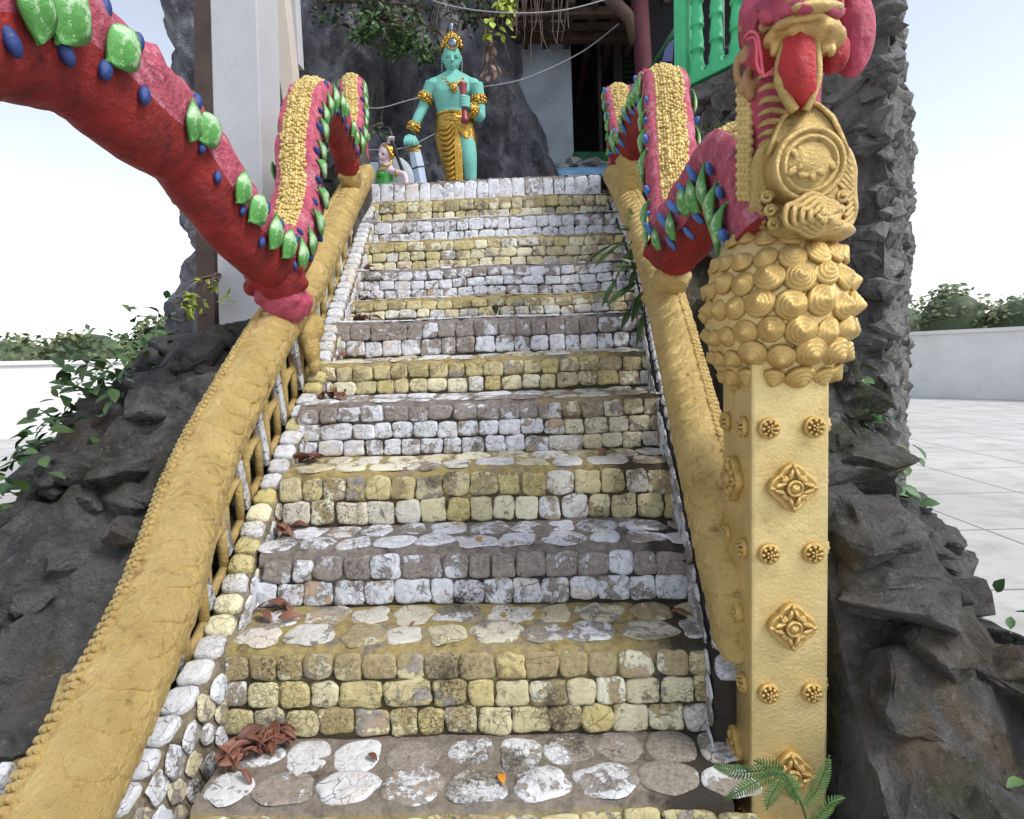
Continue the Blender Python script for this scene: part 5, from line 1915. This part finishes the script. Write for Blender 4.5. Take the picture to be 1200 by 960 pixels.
def terrace():
    R = thing('retaining_wall', (1.6, 4.0, 0), 'rough rubble retaining wall under the green balustrade', 'wall')
    b = MB()
    top = TZ - 0.02
    Wb = V((1.14, 7.2, 0))
    b.prism([V((p.x, p.y, -0.2)) for p in (Wb, W0, W1, W2, V((3.4, 7.2, 0)))], (0, 0, top + 0.2))
    b.build('core', 'grey_rock', R, False)
    t = MB()
    for A, B, Ln in ((W0, W1, 1), (W1, W2, 1), (Wb, W0, 1)):
        d = (B - A)
        L = d.length
        d.normalize()
        n = V((d.y, -d.x, 0)) 
        s = 0.0
        cnt = int(L * 2.3 / 0.0115)
        for k in range(cnt):
            c = A + d * random.uniform(0, L) + V((0, 0, random.uniform(0.0 if Ln != 0 else 1.0, top - 0.04)))
            r = random.uniform(0.06, 0.145)
            sd = random.uniform(0, 50)
            vs, fs = rock_hull((r * random.uniform(0.9, 1.5), r * 0.75, r * random.uniform(0.6, 1.0)), 13, 1)
            rotm = Matrix((d, -n, V((0, 0, 1)))).transposed()
            t.add([c + rotm @ p for p in vs], fs)
    t.build('rubble', 'grey_rock', R, False)
    # green balustrade
    G = thing('green_balustrade', (W0.x, W0.y, TZ), 'bright green painted balustrade with turned balusters on the rubble wall', 'balustrade')
    d = (W1 - W0).normalized()
    n = V((d.y, -d.x, 0))

    def at(s, z=0.0):
        return W0 + d * s + V((0, 0, TZ + z)) - n * 0.06
    rot = Matrix((d, -n, V((0, 0, 1)))).transposed()
    L = (W1 - W0).length
    b = MB()
    b.box(at(L / 2, 0.02), (L + 0.1, 0.17, 0.06), 0, rot)
    b.build('base_rail', 'greenrail', G, False, 0.008)
    b = MB()
    b.box(at(L / 2, 0.80), (L + 0.1, 0.17, 0.08), 0, rot)
    b.build('top_rail', 'greenrail', G, False, 0.008)
    post = MB()
    post.box((0, 0, 0.405), (0.1, 0.1, 0.72), 0, rot)
    post.box((0, 0, 0.07), (0.125, 0.125, 0.04), 0, rot)
    pme = post.mesh('post', ['greenrail'], V((0, 0, 0)), False)
    for s in (0.03, L - 0.08):
        o = inst('post', pme, Matrix.Translation(at(s)), G)
        m = o.modifiers.new('bevel', 'BEVEL')
        m.width = 0.008
    bal = MB()
    bal.lathe([(0.06, 0.05), (0.06, 0.085), (0.052, 0.09), (0.054, 0.13), (0.042, 0.18), (0.038, 0.235), (0.05, 0.24), (0.05, 0.255), (0.044, 0.262), (0.047, 0.3), (0.038, 0.36), (0.036, 0.405), (0.048, 0.41), (0.048, 0.425), (0.042, 0.432), (0.045, 0.47), (0.036, 0.53), (0.035, 0.575), (0.047, 0.58), (0.047, 0.595), (0.042, 0.602), (0.045, 0.65), (0.04, 0.7), (0.056, 0.72), (0.06, 0.76)], (0, 0, 0), (0, 0, 1), 20)
    bal.box((0, 0, 0.065), (0.125, 0.125, 0.03), 0, rot)
    bme = bal.mesh('baluster', ['greenrail'])
    s = 0.155
    while s < L - 0.15:
        inst('baluster', bme, Matrix.Translation(at(s)), G)
        s += 0.165
    # terrace clutter behind the balusters
    rods = MB()
    for k, s in enumerate((0.12, 0.26, 0.36, 0.5)):
        p = at(s, 0) - n * 0.35
        rods.tube([p, p + V((0, 0, 1.3))], 0.008, 6)
    rods.tube([at(0.0, 0.35) - n * 0.33, at(1.0, 0.35) - n * 0.33], 0.008, 6)
    tag(rods.build('wire_rack', 'wire'), 'thin white wire rack standing behind the green balusters', 'rack')
    pp = MB()
    p = at(0.37, 0) - n * 0.3
    pp.tube([p, p + V((-0.06, 0, 0.6)), p + V((-0.12, 0, 1.3))], 0.02, 10)
    tag(pp.build('pole', 'purple'), 'purple pole leaning behind the green balusters', 'pole')
    bx = MB()
    bx.box(at(0.62, 0.22) - n * 0.42, (0.5, 0.25, 0.4), 0, rot)
    bx.box(at(0.62, 0.44) - n * 0.42, (0.54, 0.29, 0.05), 0, rot)
    tag(bx.build('chest', 'black', None, False, 0.02), 'dark chest on the terrace behind the green balusters', 'chest')
    wl_ = MB()
    wl_.prism([V((1.3, 6.6, TZ)), V((2.85, 6.6, TZ)), V((2.85, 6.6, 6.6)), V((1.3, 6.6, 6.6))], (0, 0.1, 0))
    tag(wl_.build('terrace_wall', 'dark', None, False), 'dark wall at the back of the terrace behind the green balusters', 'wall')
    st = MB()
    A, B = P(763, 80, 5.6), P(800, 20, 5.4)
    st.tube([A, B], 0.02, 6)
    tag(st.build('stair_rail', mat_leaf('dark_green_paint', (0.015, 0.09, 0.05), 0.2)), 'dark green sloping handrail between the maroon post and the green balustrade', 'rail')
    sg = MB()
    sg.prism([P(776, 72, 5.7), P(788, 72, 5.7), P(790, 45, 5.7), P(780, 55, 5.7)], (0, 0.03, 0))
    tag(sg.build('hanging_sign', mat_leaf('blue_panel_paint', (0.03, 0.05, 0.16), 0.2), None, False), 'small dark blue panel left of the green balustrade post', 'sign')


terrace()

# ------------------------------------------------------------------ plants


def foliage(name, blobs, mat, label, cat, size=(0.05, 0.09), twig=True, droop=0.4, parent_at=None, wr=0.5):
    c0 = V(blobs[0][0])
    R = thing(name, parent_at or c0, label, cat)
    b = MB()
    tw = MB()
    for c, r, cnt in blobs:
        c = V(c)
        r = V(r) if hasattr(r, '__len__') else V((r, r, r))
        if twig:
            for k in range(max(3, cnt // 35)):
                e = c + V((random.gauss(0, 0.5) * r.x, random.gauss(0, 0.5) * r.y, random.gauss(0, 0.5) * r.z))
                tw.tube(spline([V(blobs[0][0]) + V((0, 0.15, 0.1)), (c0 + e) / 2 + V((0, 0, 0.06)), e], 4), [0.008] * 5 + [0.004] * 4, 5)
        ncl = max(3, cnt // 14)
        cl = [c + V((random.gauss(0, 0.45) * r.x, random.gauss(0, 0.45) * r.y, random.gauss(0, 0.45) * r.z)) for _ in range(ncl)]
        for k in range(cnt):
            q = random.choice(cl) + V((random.gauss(0, 1), random.gauss(0, 1), random.gauss(0, 1))) * (0.16 * r.length)
            d = V((random.gauss(0, 1), random.gauss(-0.5, 1), random.gauss(-droop, 0.7)))
            nr = V((random.gauss(0, 0.5), random.gauss(-0.6, 0.5), random.gauss(0.8, 0.4))).normalized()
            L = random.uniform(*size)
            b.leaf(q, d, nr, L, L * random.uniform(wr * 0.8, wr * 1.2), 0, rnd(), random.uniform(0, 0.5))
    if twig:
        tw.build('stem', 'root', R)
    b.build('foliage', mat, R)
    return R


foliage('hanging_shrub', [(P(440, 25, 6.2), (0.3, 0.16, 0.2), 240), (P(475, 42, 6.15), (0.28, 0.16, 0.2), 240), (P(500, 58, 6.1), (0.18, 0.12, 0.12), 110), (P(455, 55, 6.2), (0.15, 0.1, 0.12), 70), (P(420, 40, 6.2), (0.18, 0.1, 0.12), 80)],
        'leaf_bush', 'green leafy shrub hanging from the cliff left of the statue crown', 'shrub', (0.05, 0.085))
foliage('hanging_creeper', [(P(590, 8, 5.9), (0.12, 0.1, 0.08), 40), (P(578, 30, 5.9), (0.1, 0.08, 0.1), 22), (P(600, 2, 5.9), (0.1, 0.1, 0.1), 25)],
        'leaf_yel', 'yellow green creeper leaves hanging at the top right of the statue', 'creeper', (0.055, 0.085), droop=0.8, wr=0.75)
foliage('withered_creeper', [(P(572, 55, 6.0), (0.05, 0.05, 0.12), 9), (P(582, 72, 6.0), (0.1, 0.05, 0.12), 12), (P(568, 85, 6.0), (0.04, 0.05, 0.06), 5)],
        'deadleaf', 'withered brown leaves hanging on the cliff beside the statue shoulder', 'creeper', (0.06, 0.105), droop=1.8, wr=0.5)
foliage('clifftop_shrub', [(P(375, 5, 6.1), (0.2, 0.2, 0.2), 60), (P(420, -5, 6.2), (0.4, 0.2, 0.16), 110), (P(520, -8, 6.3), (0.6, 0.2, 0.18), 200), (P(560, 12, 6.3), (0.25, 0.15, 0.15), 70)],
        'leaf_dark', 'dark leaves crowding the top edge of the cliff above the statue', 'shrub', (0.06, 0.11))
foliage('cliff_weed', [(P(446, 152, 6.1), (0.08, 0.05, 0.06), 26), (P(438, 155, 6.1), (0.05, 0.05, 0.05), 12)], 'leaf_bush', 'small green weed on the cliff above the dancer statue', 'weed', (0.04, 0.06))
foliage('cliff_weed', [(P(350, 80, 6.2), (0.1, 0.08, 0.15), 30)], 'leaf_dark', 'small dark weed on the cliff beside the pavilion eave', 'weed', (0.05, 0.08))
foliage('bank_weed', [(P(248, 338, 3.5), (0.06, 0.06, 0.06), 22), (P(225, 350, 3.4), (0.1, 0.1, 0.06), 30)], 'leaf_yel', 'bright weed growing on the rock bank left of the grey column', 'weed', (0.04, 0.06))
foliage('wall_moss', [(P(812, 230, 3.9), (0.1, 0.1, 0.25), 170), (P(840, 150, 4.1), (0.15, 0.08, 0.15), 60)], 'leaf_plant', 'small dark ferny weeds on the rubble wall behind the right serpent', 'weed', (0.03, 0.06))


def roots(name, pts_list, mat, label, cat, rad=0.008):
    R = MB()
    for pts in pts_list:
        q = spline([P(*p) for p in pts], 6)
        q = [p + V((0.02, 0.02, 0.01)) * fbm(p * 6, 2) for p in q]
        k = rad * random.uniform(0.5, 1.3)
        R.tube(q, k, 6)
    return tag(R.build(name, mat), label, cat)


rl = []
for k in range(22):
    x = random.uniform(590, 665)
    y1 = random.uniform(15, 85) if x < 640 else random.uniform(10, 55)
    rl.append([(x, -15, 6.1), (x + random.uniform(-5, 5), y1 * 0.5, 6.1), (x + random.uniform(-8, 8), y1, 6.1)])
roots('hanging_roots', rl, 'root', 'thin brown aerial roots hanging at the right edge of the cliff', 'roots', 0.0045)
rl = []
for k in range(9):
    x = random.uniform(432, 460)
    rl.append([(x, 95, 6.55), (x + random.uniform(-2, 2), 120, 6.45), (x + random.uniform(-4, 4), random.uniform(135, 150), 6.4)])
roots('hollow_roots', rl, 'root', 'pale roots hanging in the hollow of the cliff above the dancer statue', 'roots', 0.003)
rl = []
for k in range(26):
    x = random.uniform(375, 580)
    y1 = random.uniform(20, 70)
    rl.append([(x, -15, 6.2), (x + random.uniform(-18, 18), y1 * 0.5, 6.2), (x + random.uniform(-25, 25), y1, 6.25)])
roots('cliff_vines', rl, 'root', 'bare brown vines tangled along the top of the cliff', 'vines', 0.007)

# overhead wires
for pts, lab in (([(480, -15, 5.6), (520, 5, 5.6), (590, 15, 5.6), (660, 12, 5.7), (725, -5, 5.8)], 'grey wire sagging across the top of the cliff'),
                 ([(372, 103, 5.9), (400, 118, 5.9), (440, 127, 5.9), (490, 115, 5.9), (560, 103, 6.1), (615, 92, 6.2), (680, 62, 6.4), (725, 28, 6.6)], 'thin grey wire running behind the statue chest to the building'),
                 ([(430, 176, 5.85), (475, 173, 5.85), (520, 152, 5.95), (560, 140, 6.1)], 'thin grey wire low behind the statue skirt')):
    b = MB()
    b.tube(spline([P(*p) for p in pts], 8), 0.006, 6)
    tag(b.build('wire', 'wire'), lab, 'wire')


def strap_plant(spots, label):
    R = thing('strap_leaf_plant', spots[0][0], label, 'plant')
    b = MB()
    s = MB()
    for o, tips in spots:
        for tip in tips:
            mid = (o + tip) / 2 + V((0, -0.02, 0.05))
            s.tube(spline([o, mid, tip], 4), 0.004, 5)
            d = (tip - mid).normalized()
            b.leaf(tip - d * 0.05, d + V((0, -0.1, -0.1)), V((0.1, -0.7, 0.6)), random.uniform(0.12, 0.2), random.uniform(0.028, 0.04), 0, rnd(), 0.35)
            b.leaf(mid, (d + V((random.uniform(-.5, .5), -0.2, random.uniform(-.5, .3)))), V((0.1, -0.7, 0.6)), random.uniform(0.1, 0.16), random.uniform(0.025, 0.035), 0, rnd(), 0.35)
    s.build('stem', 'leaf_plant', R)
    b.build('foliage', 'leaf_plant', R)


def wp(x, y, d):
    return P(x, y, d)


strap_plant([(wp(762, 345, 3.35), [wp(742, 312, 3.3), wp(728, 340, 3.2), wp(735, 368, 3.15), wp(752, 375, 3.1), wp(758, 300, 3.35), wp(748, 355, 3.1)])],
            'dense green strap leaved plant on the right kerb, lowest of its row')
strap_plant([(wp(757, 300, 3.6), [wp(738, 268, 3.6), wp(745, 250, 3.7), wp(752, 280, 3.5), wp(742, 322, 3.4), wp(718, 332, 3.3)])],
            'green strap leaved plant leaning over the steps under the pink serpent')
strap_plant([(wp(752, 298, 3.6), [wp(712, 296, 3.6), wp(706, 292, 3.65), wp(735, 298, 3.6)])], 'thin shoot with two pointed leaves reaching left over the yellow steps')
strap_plant([(wp(748, 250, 4.0), [wp(738, 236, 4.0), wp(745, 262, 3.9)])], 'small shoot against the right rail, topmost of the kerb plants')


def fern():
    root = P(955, 990, 1.5)
    R = thing('fern', root, 'small bright fern with feathery fronds at the foot of the gold pillar', 'fern')
    st = MB()
    st.tube(spline([P(955, 1000, 1.5), P(940, 945, 1.46), P(918, 905, 1.43)], 6), 0.003, 6)
    st.build('stem', 'fern', R)
    fr = [([(918, 905), (895, 903), (865, 905), (836, 897)], 1.43), ([(918, 905), (895, 912), (868, 926), (849, 938)], 1.42), ([(918, 905), (912, 920), (903, 935), (899, 949)], 1.42),
          ([(918, 905), (926, 918), (932, 930), (933, 942)], 1.43), ([(918, 905), (908, 900), (894, 896), (883, 891)], 1.44), ([(940, 945), (955, 930), (966, 905), (972, 885)], 1.45), ([(948, 970), (965, 950), (975, 940), (990, 935)], 1.45)]
    for pts, d in fr:
        b = MB()
        q = spline([P(x, y, d + random.uniform(-0.01, 0.01)) for x, y in pts], 8)
        b.tube(q, 0.0022, 5)
        q2 = resample(q, 0.0075)
        for i, p in enumerate(q2[1:-1]):
            t = (q2[min(i + 2, len(q2) - 1)] - p)
            if t.length < 1e-5:
                continue
            t.normalize()
            f = i / max(1, len(q2) - 2)
            L = 0.006 + 0.02 * math.sin(PI * min(1, 0.2 + f * 0.8))
            side = V((0, -1, 0)).cross(t).normalized()
            for s in (-1, 1):
                b.leaf(p, side * s + t * 0.45 + V((0, -0.15, 0)), V((0, -1, 0.3)), L, 0.0055, 0, rnd(), 0.2)
        b.build('frond', 'fern', R)


fern()


# ------------------------------------------------------------------ fallen leaves
def step_plane(i, px, py_frac):
    """point on tread i: px in the photograph, py_frac 0 front .. 1 back"""
    y = SY[i] + (SY[i + 1] - 0.045 - SY[i]) * py_frac
    z = SZ[i] + 0.022 * py_frac + 0.012
    p = P(px, 500, y)
    return V((p.x, y, z))


lm = MB()
for k in range(1):
    pass


def leafmesh(mat, seed):
    random.seed(seed)
    b = MB()
    n = 8
    vs, fs = [], []
    curl = random.uniform(0.5, 1.6)
    tw = random.uniform(-0.8, 0.8)
    for i in range(n + 1):
        s = i / n
        w = 0.185 * math.sin(PI * min(1, s * 0.96 + 0.02)) ** 0.8
        for j in range(5):
            k = (j - 2) / 2
            a = k * curl
            x = w * math.sin(a) / max(curl, 0.01) * 1.3
            z = w * (1 - math.cos(a)) * 1.1 + 0.12 * math.sin(PI * s)
            r = tw * (s - 0.5)
            vs.append(V((x * math.cos(r) - z * math.sin(r), s - 0.5, x * math.sin(r) + z * math.cos(r))))
    for i in range(n):
        for j in range(4):
            q = i * 5 + j
            fs.append((q, q + 1, q + 6, q + 5))
    b.add(vs, fs, 0, (random.random(), random.random() * 0.6, 0, 0))
    return b.mesh('fallen_leaf', [mat])


LM = [leafmesh('dry', s) for s in range(11, 19)]
LO = [leafmesh('dryorange', s) for s in (31, 32)]
LG = [leafmesh('leaf_plant', 41)]
random.seed(99)


def put_leaf(p, size, label, group, meshes=LM, tilt=0.5, rz=None):
    o = bpy.data.objects.new('fallen_leaf', random.choice(meshes))
    C.objects.link(o)
    o.location = p
    o.rotation_euler = (random.gauss(0, tilt), random.gauss(0, tilt), random.uniform(0, 6.3) if rz is None else rz)
    o.scale = (size, size, size)
    so = o.modifiers.new('thickness', 'SOLIDIFY')
    so.thickness = 0.012
    tag(o, label, 'leaf', group)


# the pile in the left corner of the lowest step
for k in range(46):
    f = random.random()
    px = 262 + 78 * f
    p = step_plane(0, 0, 0.55 + 0.4 * f + random.uniform(-0.12, 0.05))
    q = P(px, 870, p.y)
    h = 0.055 * (1 - abs(f - 0.35)) * random.random()
    put_leaf(V((q.x, p.y, p.z + 0.008 + h)), random.uniform(0.055, 0.1), 'dry brown leaf in the heap at the left end of the lowest step', 'leaves heaped on the lowest step', LM, 0.55, random.gauss(-0.9, 0.6))
put_leaf(step_plane(0, 255, 0.35), 0.06, 'single reddish leaf in front of the leaf heap on the lowest step', 'fallen leaves on the steps')
put_leaf(step_plane(0, 414, 0.62), 0.045, 'small reddish leaf lying alone on the lowest step below the yellow riser', 'fallen leaves on the steps', LM, 0.1)
put_leaf(step_plane(0, 572, 0.3), 0.05, 'yellow orange leaf lying on the lowest step', 'fallen leaves on the steps', LO, 0.15)
put_leaf(step_plane(2, 556, 0.25), 0.05, 'bright orange leaf on the third step from the bottom', 'fallen leaves on the steps', LO, 0.15)
put_leaf(step_plane(1, 472, 0.45), 0.03, 'tiny brown leaf on the broad yellow tread', 'fallen leaves on the steps', LM, 0.1)
put_leaf(step_plane(6, 586, 0.5) + V((0, 0, 0.03)), 0.1, 'single green leaf lying on the grey step in the middle of the stairs', 'fallen leaves on the steps', LG, 0.3)
names = {1: 'left end of the broad yellow tread', 2: 'left end of the grey tread above the broad yellow one', 3: 'left end of the fourth tread', 4: 'left end of the fifth tread', 5: 'left end of the sixth tread', 6: 'left end of the seventh tread', 7: 'left end of the eighth tread', 8: 'left end of the ninth tread'}
pos = {1: (300, 350, 0.8), 2: (322, 352, 0.85), 3: (347, 378, 0.8), 4: (370, 405, 0.75), 5: (388, 410, 0.75), 6: (402, 442, 0.7), 7: (412, 440, 0.7), 8: (418, 432, 0.7)}
for i, (xa, xb, fr) in pos.items():
    for k in range(9 if i in (4, 6, 3) else 6):
        p = step_plane(i, 0, fr + random.uniform(-0.2, 0.15))
        f = random.random()
        q = P(xa + (xb - xa) * f, STEPS[i][0], p.y)
        put_leaf(V((q.x, p.y, p.z + 0.012 * random.random())), random.uniform(0.06, 0.1), 'dry leaf at the ' + names[i], 'dry leaves at the left ends of the treads', LM, 0.35)
for i, px, lab in ((3, 712, 'dry brown leaf at the right of the yellow fourth tread'), (1, 795, 'dry reddish leaf at the right end of the broad yellow tread'), (3, 706, 'thin twisted leaf beside another at the right of the fourth tread')):
    put_leaf(step_plane(i, px, 0.6), 0.07, lab, 'fallen leaves on the steps', LM, 0.3)
